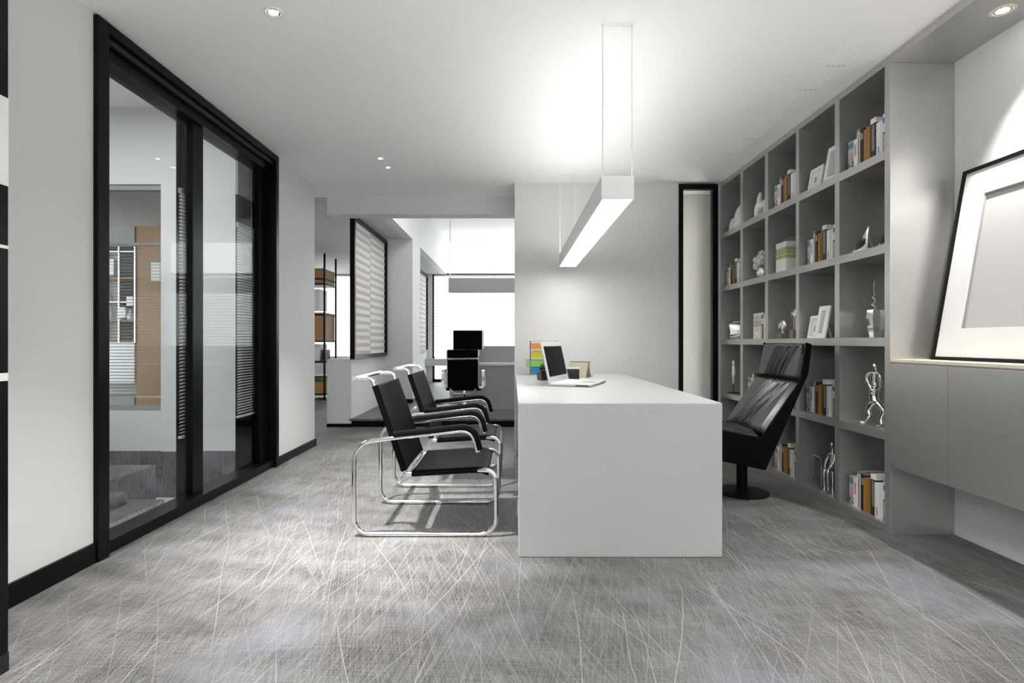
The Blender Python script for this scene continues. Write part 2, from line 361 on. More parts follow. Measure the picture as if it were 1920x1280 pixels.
dp = struct('reflection_boards', 'dark boards standing in for a reflection behind the blinds of the glass door')  # dark boards built in place of a reflection in the door glass
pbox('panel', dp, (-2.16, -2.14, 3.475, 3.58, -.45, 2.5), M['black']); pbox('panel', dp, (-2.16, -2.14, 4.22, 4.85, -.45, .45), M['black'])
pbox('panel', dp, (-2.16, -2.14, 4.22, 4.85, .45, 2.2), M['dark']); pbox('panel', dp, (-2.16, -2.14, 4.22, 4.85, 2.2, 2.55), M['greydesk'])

# stair hall behind the glass
sw = struct('wall_stair', 'white end wall of the stair hall behind the glass door')
WX0, WX1, WZ0, WZ1 = -4.75, -3.355, .384, 2.56; YS = 5.19
for b in ((-6, WX0, YS, YS+.1, 0, 3.3), (WX1, -2.15, YS, YS+.1, 0, 3.3), (WX0, WX1, YS, YS+.1, 0, WZ0), (WX0, WX1, YS, YS+.1, WZ1, 3.3)): pbox('wall_panel', sw, b, M['wall'])
sbox('trim_2', 'pale pilaster on the end wall of the stair hall', (WX1+.002, -2.98, YS-.03, YS, 0, 3.3), M['wall'])
sbox('baseboard_stair', 'tall grey fibre panel under the stair hall wall', (-6, -2.15, YS-.01, YS+.1, -.445, 0), M['stone'])
sbox('floor_stair_landing', 'white landing below the grey steps', (-6, -2.13, 1.5, YS, -.55, -.445), M['wall'])
sbox('wall_stair_left', 'far left wall of the stair hall', (-6.1, -6, 1.4, YS, -.5, 3.3), M['wall'])
sbox('wall_stair_near', 'near wall of the stair hall', (-6, -2.15, 1.4, 1.5, -.5, 3.3), M['wall'])
sbox('ceiling_stair', 'high white ceiling of the stair hall', (-6.1, -2.05, 1.4, YS+.1, 3.3, 3.4), M['ceil'])
sbox('wall_stair_upper', 'wall above the glass door on the stair side', (-2.15, -2.05, 1.4, YS+.1, 2.615, 3.3), M['wall'])
st = struct('stair_steps', 'grey fibre covered steps behind the glass door')
pbox('step', st, (-6, -3.03, 1.5, 4.60, -.445, 0), M['stone']); pbox('step', st, (-3.03, -2.858, 1.5, 4.0, -.445, -.063), M['stone']); pbox('step', st, (-3.03, -2.638, 1.5, 4.1, -.36, -.148), M['stone'])
pbox('step', st, (-2.858, -2.45, 1.5, 3.55, -.445, -.26), M['wall'])
cl = thing('added_ceiling_lamp', 'unseen square ceiling lamp added to brighten the stair hall', 'lamp', (-3.6, 3.3, 3.3))  # lamp added out of view to light the hall
pbox('housing', cl, (-.62, .62, -.62, .62, -.05, 0), M['white']); pbox('diffuser', cl, (-.6, .6, -.6, .6, -.06, -.05), M['hallglow'])
wn = struct('window_2', 'interior window of the stair hall looking at wooden shelves')
for b in ((WX0, WX1, YS+.02, YS+.08, WZ1-.05, WZ1), (WX0, WX1, YS+.02, YS+.08, WZ0, WZ0+.05), (WX0, WX0+.04, YS+.02, YS+.08, WZ0, WZ1)): pbox('window_frame', wn, b, M['greydesk'])
pbox('glass_pane', wn, (WX0+.04, WX1, YS+.05, YS+.055, WZ0+.05, WZ1-.05), M['glass'])
blind('half open grey venetian blind in the interior window over wooden shelves', YS+.12, WX0, WX1, .50, 2.02, .031, M['slatgrey'], axis='x', sh=.006)

# tall wooden storage seen through that window
wu = thing('storage_unit', 'wooden storage wall with grey and white fronts seen through interior window', 'cabinet', (-5.9, 7.4, 0))
def wx(px, Y=7.4): return (px-960)*Y/F + 5.9
def wz(py, Y=7.4): return EYE-(py-640)*Y/F
pbox('back_panel', wu, (wx(150), wx(305)+.5, .35, .38, 0, 2.6), M['wallwarm'])
pbox('door_panel', wu, (wx(253), wx(305)+.5, .02, .34, wz(768), wz(404)), M['wood'])
pbox('door_panel', wu, (wx(150), wx(252), .0, .34, wz(462), wz(414)), M['greydesk']); pbox('door_panel', wu, (wx(150), wx(252), .0, .34, wz(718), wz(642)), M['white'])
pbox('plinth', wu, (wx(150), wx(250), .02, .34, 0, wz(745)), M['greydesk'])
for py in (470, 520, 565, 600, 640): pbox('shelf', wu, (wx(150), wx(252), .01, .34, wz(py)-.02, wz(py)), M['brushed'] if py in (470, 565) else M['wood'])
for px in (150, 221, 251): pbox('upright', wu, (wx(px), wx(px)+.02, .0, .34, wz(642), wz(462)), M['brushed'])
for a, b, c, e in ((196, 214, 516, 486), (238, 250, 574, 556), (223, 236, 595, 576), (284, 300, 527, 492)): pbox('box_front', wu, (wx(a), wx(b), -.01, .3, wz(c), wz(e)), M['white'])
for i, (px, py, h) in enumerate(((202, 601, .2), (223, 600, .16), (241, 600, .13), (200, 564, .16))):
    t = thing('bottle' if i < 3 else 'vase', ['tall white bottle', 'slim pale bottle', 'short pale bottle', 'white vase'][i] + ' on the wooden shelves seen through the stair hall', 'bottle' if i < 3 else 'vase', (wx(px)-5.9, 7.44, wz([600, 600, 600, 565][i])))
    MB().lathe([(.03, 0), (.045, .01), (.045, h*.55), (.018, h*.75), (.018, h*.97)], 14).build('body', M['ceramic'], t, True); MB().lathe([(.021, h*.97), (.021, h*1.05)], 12).build('stopper', M['slat'], t)

# near dark partition at the left edge of the frame
pp = thing('partition_panel', 'tall glossy black partition at the near left edge, shapes in its glass painted as bands', 'partition', (-1.63, 1.32, 0))
pbox('panel', pp, (-.02, .02, -.41, .408, .06, CE), M['black'], .002); pbox('base', pp, (-.02, .022, -.41, .408, 0, .06), M['dark'])
pbox('white_band', pp, (.0195, .0225, -.38, .406, 1.545, 1.825), M['white']); pbox('white_strip', pp, (.0195, .0225, -.38, .405, 1.345, 1.355), M['white'])  # flat bands paint in the pale shapes seen in the glossy face
pbox('grey_band', pp, (.0195, .0225, -.38, .405, .925, .95), M['slat'])

# ------------------------------------------------------------------ recess window beside the bookcase
rc = struct('window_3', 'narrow black framed glass panel between white wall and bookcase')
pbox('window_frame', rc, (1.639, 1.68, 5.30, 5.36, 0, 2.595), M['black']); pbox('window_frame', rc, (1.968, 2.022, 5.30, 5.36, 0, 2.595), M['black'])
pbox('window_frame', rc, (1.68, 1.968, 5.30, 5.36, 2.545, 2.595), M['black']); pbox('window_frame', rc, (1.68, 1.968, 5.30, 5.36, 0, .06), M['black'])
pbox('glass_pane', rc, (1.68, 1.968, 5.326, 5.334, .06, 2.545), M['glass'])
rl = thing('added_recess_lamp', 'slim light strip added out of view behind the frame to brighten the recess', 'lamp', (2.038, 5.45, .1))  # hidden strip added to lift the brightness of the recess wall
pbox('housing', rl, (-.012, .012, -.02, .02, 0, 2.4), M['white']); pbox('diffuser', rl, (-.015, -.012, -.016, .016, .02, 2.38), M['stripglow'])
sbox('trim_3', 'white strip between the glass panel and the bookcase', (2.022, 2.056, 5.34, 5.385, 0, CE), M['wall'])

# ------------------------------------------------------------------ back room
fw = struct('window_4', 'bright full height windows of the back room')
def fx_(px, Y=12.7): return (px-960)*Y/F
for b in ((-1.867, 4, 2.60, 2.65), (-1.867, 4, .1, .17)): pbox('window_frame', fw, (b[0], b[1], 12.68, 12.74, b[2], b[3]), M['black'])
for x in (-1.867, 1.2, 3.95): pbox('window_frame', fw, (x, x+.05, 12.68, 12.74, .1, 2.62), M['black'])
pbox('sill_board', fw, (-2.2, 4, 12.45, 12.67, .49, .65), M['slat']); pbox('glass_pane', fw, (-1.84, 3.96, 12.70, 12.705, .17, 2.60), M['glass'])
pbox('glass_pane', fw, (-1.54, 4, 12.70, 12.705, 2.65, 3.4), M['glass'])
sbox('wall_back_room_end', 'white end wall strip left of the back room window', (-2.4, -1.867, 12.68, 12.8, 0, 2.7), M['wall'])
f2 = struct('window_5', 'bright window at the end of the corridor')
pbox('window_frame', f2, (-9, -2.4, 12.68, 12.74, 2.58, 2.63), M['black']); pbox('window_frame', f2, (-2.45, -2.4, 12.68, 12.74, 0, 2.6), M['black']); pbox('glass_pane', f2, (-9, -2.45, 12.7, 12.705, .7, 2.58), M['glass'])
pbox('sill_board', f2, (-9, -2.4, 12.6, 12.76, 0, .7), M['wallwarm'])
for lb, a, b_ in (('white roller blind over the back room window', -1.82, 3.95), ('white roller blind over the corridor window', -8.9, -2.46)):
    t = thing('roller_blind', lb, 'blind', ((a+b_)/2, 12.6, .7)); h = (b_-a)/2; mb = MB()
    for i in range(26): mb.box(-h, h, 0, .004, .0+i*.072, .058+i*.072)
    o = mb.build('fabric_bands', M['sheerwin'], t); o['kind'] = 'stuff'
    MB().tube([(-h, 0, 1.885), (h, 0, 1.885)], .02, 10).build('roller', M['slat'], t, True)
sbox('wall_column', 'white column beside the striped screen', (-1.98, -1.537, 8.36, 9.05, 0, 2.63), M['wall'])
lwl = struct('wall_low', 'low white wall with black baseboard under the striped screen')
pbox('wall_panel', lwl, (-2.277, -1.98, 6.65, 8.36, .04, .833), M['wall']); pbox('baseboard', lwl, (-2.28, -1.975, 6.645, 8.36, 0, .04), M['black'])
sbox('wall_side_low', 'white side wall low in the back room', (-2.3, -2.0, 9.05, 12.68, 0, .82), M['wall'])
sbox('baseboard_column', 'black baseboard under the column', (-1.985, -1.53, 8.35, 9.06, .1, .16), M['black'])
def screen(lb, x, y0, y1, z0, z1, n):
    t = thing('striped_screen', lb, 'screen', (x, (y0+y1)/2, z0)); h = (y1-y0)/2; H = z1-z0
    for nm, b in (('frame_stile', (-.03, .03, -h, -h+.05, 0, H)), ('frame_stile', (-.03, .03, h-.05, h, 0, H)), ('frame_rail', (-.03, .03, -h+.05, h-.05, 0, .05)), ('frame_rail', (-.03, .03, -h+.05, h-.05, H-.05, H))):
        pbox(nm, t, b, M['black'])
    pbox('sheer_sheet', t, (-.012, -.009, -h+.05, h-.05, .05, H-.05), M['sheer'])
    P = (H-.1)/n
    proto = {}
    for c in (0, 1):
        ya = -h+.05 if c == 0 else .006; yb = -.006 if c == 0 else h-.05
        for i in range(n):
            z = .05+(i+(.5 if c else 0))*P; th = P*(.42 if i > 2 else .5)
            if z+th > H-.05: continue
            key = (c, i > 2)
            if key not in proto:
                proto[key] = pbox('slat', t, (-.009, -.003, ya, yb, 0, th), M['tan']); proto[key].location = (0, 0, z)
            else: like(proto[key], t, (0, 0, z))
    return t
screen('large black framed screen with staggered tan and white bands on low wall', -1.95, 6.6, 8.34, .833, 2.6, 17)
screen('narrow far black framed banded screen beyond the white column', -1.93, 10.6, 12.25, .82, 2.55, 16)
# workstation in the back room
ws = thing('workstation_desk', 'grey workstation desk with upright screen panel below the back window', 'desk', (.2, 7.56, .1))
pbox('front_panel', ws, (-1.076+.05, 3.2, -.03, .0, 0, .615), M['greydesk'], .003); pbox('desk_top', ws, (-1.10, 3.2, -.04, .75, .615, .645), M['slat'], .003)
pbox('screen_panel', ws, (-1.06, 3.2, .35, .38, .645, .885), M['greydesk'], .003); pbox('pedestal', ws, (-1.076, -.66, .02, .7, 0, .615), M['white'], .003)
mo = thing('monitor', 'black flat monitor standing on the grey workstation', 'monitor', (-.62, 7.78, .745))
def qx(px, Y): return (px-960)*Y/F
pbox('display', mo, (-.225, .19, -.02, .02, .19, .465), M['screen'], .006); pbox('bezel', mo, (.19, .215, -.018, .018, .195, .46), M['brushed'], .003)
pbox('stand', mo, (-.04, .03, -.012, .012, .012, .25), M['dark']); pbox('foot', mo, (-.12, .11, -.08, .08, 0, .012), M['dark'], .003)
# office chair
oc = thing('office_chair', 'black ribbed office chair with chrome arms facing the workstation', 'chair', (-.635, 7.0, .1))
for nm, z0, z1 in (('head_pad', .74, .845), ('back_pad', .345, .715)):
    mb = MB()
    def fn(u, v, z0=z0, z1=z1): return (-.192+.384*u, -.01+.012*math.cos(u*math.pi*2)*0+(.12*(.85-(z0+(z1-z0)*v)))-.05, z0+(z1-z0)*v)
    mb.grid(fn, 6, 6); o = mb.build(nm, M['fabric'], oc, True); s = o.modifiers.new('solid', 'SOLIDIFY'); s.thickness = .03; s.offset = 0
    bv = o.modifiers.new('bevel', 'BEVEL'); bv.width = .008; bv.segments = 2
MB().tube([(-.2, -.03, .73), (.2, -.03, .73)], .011, 8).build('back_bar', M['chrome'], oc, True)
pbox('seat', oc, (-.23, .23, .04, .46, .31, .355), M['fabric'], .015)
for s in (-1, 1):
    MB().tube([(s*.2, -.045, .84), (s*.2, .0, .36), (s*.2, .42, .33)], .012, 8).build('side_frame', M['chrome'], oc, True)
    p = fillet([(s*.21, .0, .36), (s*.262, .0, .36), (s*.262, -.01, .58), (s*.262, .26, .58), (s*.262, .26, .36), (s*.21, .26, .35)], .04, 5)
    MB().sweep(p, [(-.006, -.018), (.006, -.018), (.006, .018), (-.006, .018)]).build('armrest', M['chrome'], oc, True)
MB().tube(fillet([(-.17, -.02, .345), (-.12, .02, .275), (.12, .02, .275), (.17, -.02, .345)], .05), .008, 8).build('back_bow', M['chrome'], oc, True)
MB().lathe([(.028, .09), (.028, .2), (.018, .21), (.018, .31)], 14, (0, .2, 0)).build('column', M['chrome'], oc, True)
for k in range(5):
    a = 2*math.pi*k/5+.3; dx, dy = math.cos(a), math.sin(a)
    MB().tube([(0, .2, .1), (dx*.15, .2+dy*.15, .085), (dx*.29, .2+dy*.29, .065)], .018, 8, radii=[.024, .019, .013]).build('base_leg', M['chrome'], oc, True)
    MB().lathe([(.03, -.012), (.03, .012)], 12).xform(Matrix.Translation((dx*.29, .2+dy*.29, .03)) @ Matrix.Rotation(a, 4, 'Z') @ Matrix.Rotation(math.pi/2, 4, 'X')).build('caster', M['dark'], oc, True)
for lb, lc in (('unseen square ceiling lamp added to brighten the back room', (-.3, 7.3, 3.4)), ('unseen square ceiling lamp added to brighten the corridor', (-3.7, 7.4, 2.63))):  # both lamps are added out of view to brighten these rooms
    q = thing('added_ceiling_lamp', lb, 'lamp', lc); pbox('housing', q, (-.52, .52, -.52, .52, -.04, 0), M['white']); pbox('diffuser', q, (-.5, .5, -.5, .5, -.05, -.04), M['backglow'])
# back-room pendant
pl = thing('linear_pendant', 'grey linear pendant hanging on thin rods in the back room', 'lamp', (.2, 8.3, 1.80))
pbox('housing', pl, (-1.17, 1.6, -.05, .05, 0, .22), M['greydesk'], .003); pbox('diffuser', pl, (-1.15, 1.58, -.045, .045, -.006, .0), M['white'])
for x in (-1.15, 1.5): MB().tube([(x, 0, .22), (x, 0, 1.6)], .008, 8).build('rod', M['chrome'], pl, True)
# open shelf in the corridor
os_ = thing('open_shelf', 'black metal open shelf with oak boxes at the end of the corridor', 'shelf', (-3.9, 9.67, 0))
for x, y in ((.545, 0), (.545, .62), (-.6, 0), (-.6, .62)): pbox('post', os_, (x-.014, x+.014, y-.014, y+.014, 0, 3.15 if 0 else 2.62), M['blackmetal'])
for z in (2.17, 1.86-.33, 1.02+.03-.0, .86-.18, .10, .04+.38, 2.08): pbox('rail', os_, (-.6, .55, -.012, .632, z-.012, z+.012), M['blackmetal'])
for z0, z1 in ((2.092, 2.36), (1.062, 1.57)): pbox('oak_box', os_, (-.55, .53, .005, .6, z0, z1), M['wood'], .003)
for z0, z1 in ((1.62, 2.0), (.70, 1.0)): pbox('white_box', os_, (-.55, .42, .1, .5, z0, z1), M['white'], .003)
pbox('dark_box', os_, (.45, .51, .15, .4, .71, .90), M['dark'])
pt = thing('grass_planter', 'oak planter of green grass on the corridor shelf', 'planter', (-3.9, 9.98, .114))
pbox('planter_box', pt, (-.55, .52, -.3, .28, 0, .21), M['wood'], .003)
mb = MB()
for i in range(420):
    x = random.uniform(-.53, .5); y = random.uniform(-.28, .26); h = random.uniform(.08, .15); a = random.uniform(0, 6.28); dx, dy = .006*math.cos(a), .006*math.sin(a); lx, ly = random.uniform(-.025, .025), random.uniform(-.025, .025)
    mb.add([(x-dx, y-dy, .20), (x+dx, y+dy, .20), (x+lx, y+ly, .21+h)], [(0, 1, 2)])
o = mb.build('grass', M['grass'], pt); o['kind'] = 'stuff'

# ------------------------------------------------------------------ desk
dk = thing('desk', 'long white waterfall desk in the middle of the office', 'desk', (.5275, 2.627, 0))
MB().prism([(0, 0), (.06, 0), (.06, .692), (2.34, .692), (2.34, 0), (2.40, 0), (2.40, .752), (0, .752)], 'x', -.4965, .4965).build('waterfall_shell', M['desk'], dk, bevel=.006)
pbox('modesty_panel', dk, (-.485, -.45, .06, 2.34, .33, .6918), M['desk'], .004)
pbox('drawer_unit', dk, (-.40, .30, 1.75, 2.335, .02, .69), M['desk'], .004)

# laptop
lp = thing('laptop', 'open white laptop with dark screen standing on the desk', 'laptop', (.335, 3.83, .752), math.atan2(.93, .37))
# local x = along hinge (away from camera), local -y = towards keyboard front
pbox('keyboard_base', lp, (-.235, .235, -.285, .0, .003, .018), M['laptop'], .004); pbox('keyboard', lp, (-.2, .2, -.16, -.03, .018, .0195), M['slat']); pbox('trackpad', lp, (-.06, .06, -.26, -.18, .018, .0188), M['greydesk'])
pbox('port_strip', lp, (-.236, -.2345, -.27, -.18, .006, .013), M['dark']); pbox('front_latch', lp, (.03, .2, -.2865, -.284, .006, .014), M['slatgrey'])
sc_ = MB().box(-.235, .235, -.006, .006, 0, .285).build('screen_lid', M['laptop'], lp, bevel=.004, loc=(0, .0, .014), rot=(-.22, 0, 0))
pbox('display', sc_, (-.208, .208, -.0075, -.0058, .045, .255), M['screen'])
pbox('hinge', lp, (-.2, .2, -.008, .008, .010, .022), M['slat'], .003)
# desk phone
ph = thing('desk_phone', 'black desk phone with white top behind the laptop', 'phone', (.36, 4.24, .752), .15)
MB().prism([(-.09, 0), (.09, 0), (.09, .05), (-.09, .085)], 'x', -.15, .15).build('body', M['dark'], ph, bevel=.008)
MB().prism([(-.085, .087), (.088, .053), (.088, .062), (-.085, .097)], 'x', -.02, .155).build('keypad_top', M['white'], ph, bevel=.003)
MB().sweep(spline([(-.11, -.08, .10), (-.11, -.03, .115), (-.11, .03, .105), (-.11, .08, .075)]), [(-.022, -.012), (.022, -.012), (.022, .012), (-.022, .012)]).build('handset', M['dark'], ph, True, bevel=.005)
# letter tray tower
tr = thing('letter_tray', 'wire letter tray with orange, yellow, green and blue drawers on the desk', 'tray', (.28, 4.86, .752))
for x, y in ((-.115, -.09), (.115, -.09), (-.115, .09), (.115, .09)): MB().tube([(x, y, 0), (x, y, .305)], .003, 6).build('wire_post', M['wire'], tr, True)
for z in (.004, .300): MB().tube([(-.115, -.09, z), (.115, -.09, z), (.115, .09, z), (-.115, .09, z)], .003, 6, closed=True).build('wire_ring', M['wire'], tr, True)
for nm, z0, z1, c, off in (('blue_drawer', .012, .068, (.02, .28, .62), 0), ('green_drawer', .074, .132, (.28, .62, .16), -.04), ('yellow_drawer', .152, .205, (.62, .62, .03), 0), ('orange_drawer', .232, .282, (.80, .32, .01), 0)):
    m_ = col_acrylic(nm, c); mb = MB(); x0, x1, y0, y1 = -.11+off, .11+off, -.085, .085
    mb.box(x0, x1, y0, y1, z0, z0+.004).box(x0, x0+.004, y0, y1, z0+.004, z1).box(x1-.004, x1, y0, y1, z0+.004, z1).box(x0+.004, x1-.004, y0, y0+.004, z0+.004, z1).box(x0+.004, x1-.004, y1-.004, y1, z0+.004, z1)
    o = mb.build('drawer', m_, tr); o['label'] = nm.replace('_', ' ')
    MB().box(x0+.012, x1-.02, y0+.01, y1-.01, z0+.005, z0+.018).build('paper_stack', M['paper'], o)
MB().sweep([(-.10, -.07, .215), (.08, .06, .22)], [(-.004, -.004), (.004, -.004), (.004, .004), (-.004, .004)]).build('pencil', M['cream'], tr)
# tent calendar
tc_ = thing('desk_calendar', 'folded beige desk calendar with white page standing on the desk', 'calendar', (.56, 4.52, .752), -.5)
for s in (-1, 1): MB().prism([(s*.002, .125), (s*.006, .125), (s*.062, 0), (s*.058, 0)], 'x', -.085, .085).build('board', M['beige'], tc_)
pbox('base_fold', tc_, (-.085, .085, -.058, .058, 0, .003), M['beige'])
MB().prism([(.0065, .127), (.0085, .127), (.064, .006), (.062, .006)], 'x', -.082, .105).build('page', M['paper'], tc_)
MB().tube([(-.08, 0, .127), (.1, 0, .127)], .004, 6).build('binding', M['dark'], tc_, True)

# ------------------------------------------------------------------ cantilever armchairs
def armchair(label, loc):
    t = thing('armchair', label, 'chair', loc, group='black leather and chrome cantilever armchairs')
    R = .0125; Y0 = 0.; Y1 = .585                                           # outer frames; local x as world x, y from near frame
    for s, Y in ((1, Y0), (-1, Y1)):
        yi = Y + s*.034
        p = fillet([(-.185, Y, .455), (-.215, Y, .575), (-.60, Y, .535), (-.85, Y, .505), (-.85, Y, R+.001), (-.085, Y, R+.001), (-.085, Y, .357), (-.20, yi, .350), (-.575, yi, .330)],
                   [0, .10, .4, .11, .085, .085, .085, .02, 0], 8)
        MB().tube(p, R, 12).build('side_frame', M['chrome'], t, True)
        b = fillet([(-.585, yi, .325), (-.665, yi, .57), (-.745, yi, .80), (-.765, yi, .852), (-.85, yi, .850)], [0, .5, .5, .05, 0], 7)
        MB().tube(b, R*.92, 12).build('back_tube', M['chrome'], t, True)
        MB().tube([(-.585, yi, .326), (-.578, yi, .331)], R*1.15, 12).build('joint', M['chrome'], t, True)
        ap = fillet([(-.18, Y, .467), (-.212, Y, .588), (-.60, Y, .5475), (-.635, Y, .544)], [0, .115, .4, 0], 8)
        prof = [(-.024, -.004), (.024, -.004), (.024, .012), (.016, .022), (-.016, .022), (-.024, .012)]
        MB().sweep(ap, prof, up=(1, 0, .4)).build('arm_pad', M['armpad'], t, True)
    ya, yb = Y0+.034, Y1-.034
    MB().tube([(-.85, Y0+.005, .852), (-.85, Y1-.005, .852)], R, 12).build('top_bar', M['chrome'], t, True)
    MB().tube([(-.60, ya, .30), (-.60, yb, .30)], R*.8, 10).build('cross_bar', M['chrome'], t, True)
    for z_ in (.302,):
        for Y in (ya, yb): MB().tube([(-.60, Y, .30), (-.585, Y, .325)], R*.8, 8).build('bracket', M['chrome'], t, True)
    # slings: closed sleeves round both rails
    def sling(name, path, sag, nrm):
        mb = MB(); n = len(path)-1; W = yb-ya
        def top(u, v):
            i = min(int(v*n), n-1); f = v*n-i; p = Vector(path[i]).lerp(Vector(path[i+1]), f); s_ = math.sin(math.pi*u)
            edge = min(u, 1-u); q = -1*sag*(s_**.8)*(.35+.65*math.sin(math.pi*min(max(v, 0.05), .95)))
            return (p.x+nrm[0]*q, ya-.016+(W+.032)*u, p.z+nrm[1]*q)
        mb.grid(top, 20, n*2)
        o = mb.build(name, M['leather'], t, True, flat=True); so = o.modifiers.new('solid', 'SOLIDIFY'); so.thickness = .006; so.offset = 0
        for Y in (ya, yb):
            MB().tube([Vector((p[0]-nrm[0]*.0165, Y, p[2]-nrm[1]*.0165)) for p in path], .0165, 12).build('sleeve', M['leather'], o, True)
        return o
    bp = [(-.588+.015, 0, .352), (-.665+.016, 0, .575), (-.715+.016, 0, .72), (-.748+.016, 0, .815)]
    bp = spline(bp, 4); bp = [(q.x, 0, q.z) for q in bp]
    sling('backrest', bp, .022, (.94, .33))
    sp = [(-.545, 0, .331+.016), (-.40, 0, .340+.016), (-.25, 0, .349+.016), (-.17, 0, .352+.014), (-.125, 0, .338+.013)]
    sp = spline(sp, 3); sp = [(q.x, 0, q.z) for q in sp]
    sling('seat', sp, .024, (0, 1))
    return t
armchair('black leather chrome armchair nearest the viewer, left of the desk', (0, 2.91, 0))
armchair('black leather chrome armchair standing behind the nearer one, left of the desk', (0, 3.90, 0))

# ------------------------------------------------------------------ recliner behind the desk
rcl = thing('lounge_chair', 'black leather swivel lounge chair with pleated back behind the desk', 'chair', (1.60, 3.76, 0))
YN, YF = -.31, .29                                                             # near and far side
def lx(x): return x-1.60
prof = [(1.592, .437), (1.842, .80), (1.882, 1.045), (1.918, 1.03), (1.894, .84), (1.622, .226), (1.10, .335), (1.06, .38), (1.075, .50), (1.12, .525)]
# side panels and shell
for y0, y1 in ((YN, YN+.02), (YF-.02, YF)):
    MB().prism([(lx(a), b) for a, b in prof], 'y', y0, y1).build('side_panel', M['leatherside'], rcl, bevel=.006)
MB().prism([(lx(a), b) for a, b in ((1.87, 1.03), (1.912, 1.025), (1.888, .84), (1.616, .232), (1.10, .341), (1.08, .40), (1.60, .34), (1.85, .82))], 'y', YN+.02, YF-.02).build('shell', M['leatherside'], rcl, bevel=.005)
def pleats(u, v, a0, a1, seed):
    """height of the leather across u (0 near .. 1 far), pleats drifting with v"""
    rnd = random.Random(seed); s = 0
    for k in range(7):
        c = a0 + (a1-a0)*k/6 + rnd.uniform(-.012, .012) + (v-.5)*-.26 + .03*math.sin(v*3+k)
        wd = .016+.010*rnd.random(); dd = (u-c)/wd
        s += .0115*math.exp(-dd*dd)*(1 if k % 2 else .75) - .010*math.exp(-((u-c-wd*1.7)/(wd*.6))**2)
    return s
def cushion(name, A, B, ends, seed, a0, a1, puff=.03, base=.05):
    """cushion between side-view points A (low) and B (high)"""
    A = Vector((lx(A[0]), A[1])); B = Vector((lx(B[0]), B[1])); dr = (B-A).normalized(); nr = Vector((-dr.y, dr.x))
    W0, W1 = YN+.004, YF-.004; mb = MB(); NU, NV = 150, 30
    def fn(u, v):
        e = min(u, 1-u); ed = 1-(1-min(e/.09, 1))**2; ev = min(v, 1-v); ee = 1-(1-min(ev/.10, 1))**2
        h = -.02+ (base*.4+puff*(.6+.4*math.sin(math.pi*u)))*(ed**.5)*(ee**.5) + (pleats(u, v, a0, a1, seed)*min(1, e/.06)*min(1, ev/.06))
        p = A+(B-A)*v+nr*h; return (p.x, W0+(W1-W0)*u, p.y)
    mb.grid(fn, NU, NV); o = mb.build(name, M['leather2'], rcl, True, flat=True); return o
cushion('back_cushion', (1.60, .452), (1.838, .795), None, 3, .22, .62, .028)
cushion('head_cushion', (1.842, .80), (1.884, 1.042), None, 5, .22, .62, .022)
cushion('seat_cushion', (1.10, .50), (1.60, .44), None, 9, .25, .6, .03)
MB().lathe([(.036, .012), (.036, .30)], 20).build('column', M['blackmetal'], rcl, True)
MB().lathe([(.175, 0), (.175, .008), (.16, .014), (.05, .02)], 40).build('base_disc', M['blackmetal'], rcl, True)
pbox('mounting_plate', rcl, (-.16, .12, -.14, .14, .255, .275), M['blackmetal'])

# ------------------------------------------------------------------ bookcase
bc = thing('bookcase', 'tall grey lacquered bookcase with open cells along the right wall', 'bookcase', (XB, 2.938, 0))
DV = [(2.983, 2.938), (3.395, 3.444), (3.872, 3.916), (4.340, 4.395), (4.816, 4.868), (5.315, 5.40)]
SZ = [.043, .557, 1.072, 1.587, 2.104]; D = XR-XB
def by(y): return y-2.938
pbox('end_post', bc, (0, D-.002, 0, by(2.983), 0, 2.566), M['case'], .0015); pbox('end_panel', bc, (0, D-.002, by(5.315), by(5.33), 0, CE-.001), M['case'], .0015)
pbox('fascia', bc, (0, D-.002, 0, by(5.315), 2.566, CE-.001), M['case'], .0015)
pbox('back_panel', bc, (D-.012, D-.002, by(2.983), by(5.315), .001, 2.565), M['case'])
for i, z in enumerate(SZ): pbox('plinth' if i == 0 else 'shelf', bc, (0, D-.0125, by(2.983), by(5.315), (z-.05 if i else 0), z), M['case'], .0015)
for a, b in DV[1:5]:
    pr = {}
    for i, z in enumerate(SZ):
        top = (SZ[i+1]-.05) if i < 4 else 2.566
        pbox('divider', bc, (.0005, D-.0125, by(a), by(b), z, top), M['case'])
# ------------------------------------------------------------------ niche cabinet and picture
wc = thing('wall_cabinet', 'grey floating wall cabinet under the leaning picture', 'cabinet', (XB, 2.936, .374))
pbox('body', wc, (.02, D-.002, -4.2, 0, 0, .565), M['case']); pbox('top_board', wc, (-.001, D-.002, -4.2, 0, .565, .58), M['cream'])
for y0, y1 in ((-.385, -.001), (-1.30, -.388), (-2.2, -1.303), (-3.1, -2.203), (-4.19, -3.103)): pbox('door', wc, (-.002, .0198, y0, y1, -.004, .556), M['case'], .001)
pbox('shadow_gap', wc, (.006, .02, -4.2, 0, .556, .565), M['greydesk'])
tilt = math.atan2(2.40-2.228, 1.949-.956)
pic = thing('framed_picture', 'large black framed blank picture with wide white mat leaning on the niche wall', 'picture', (2.215, 2.862, .9545))
HT = math.hypot(2.40-2.228, .993); WT = 1.35; rt = (0, tilt, 0)
for nm, b in (('frame_stile', (0, .03, -.018, 0, 0, HT)), ('frame_stile', (0, .03, -WT, -WT+.018, 0, HT)), ('frame_rail', (0, .03, -WT+.018, -.018, 0, .018)), ('frame_rail', (0, .03, -WT+.018, -.018, HT-.018, HT))):
    o = pbox(nm, pic, b, M['black'], .001); o.rotation_euler = rt
for b in ((.008, .014, -.15, -.018, .018, HT-.018), (.008, .014, -WT+.018, -WT+.15, .018, HT-.018), (.008, .014, -WT+.15, -.15, .018, .165), (.008, .014, -WT+.15, -.15, HT-.155, HT-.018)):
    o = pbox('mat_board', pic, b, M['mat_board'], .0012); o.rotation_euler = rt
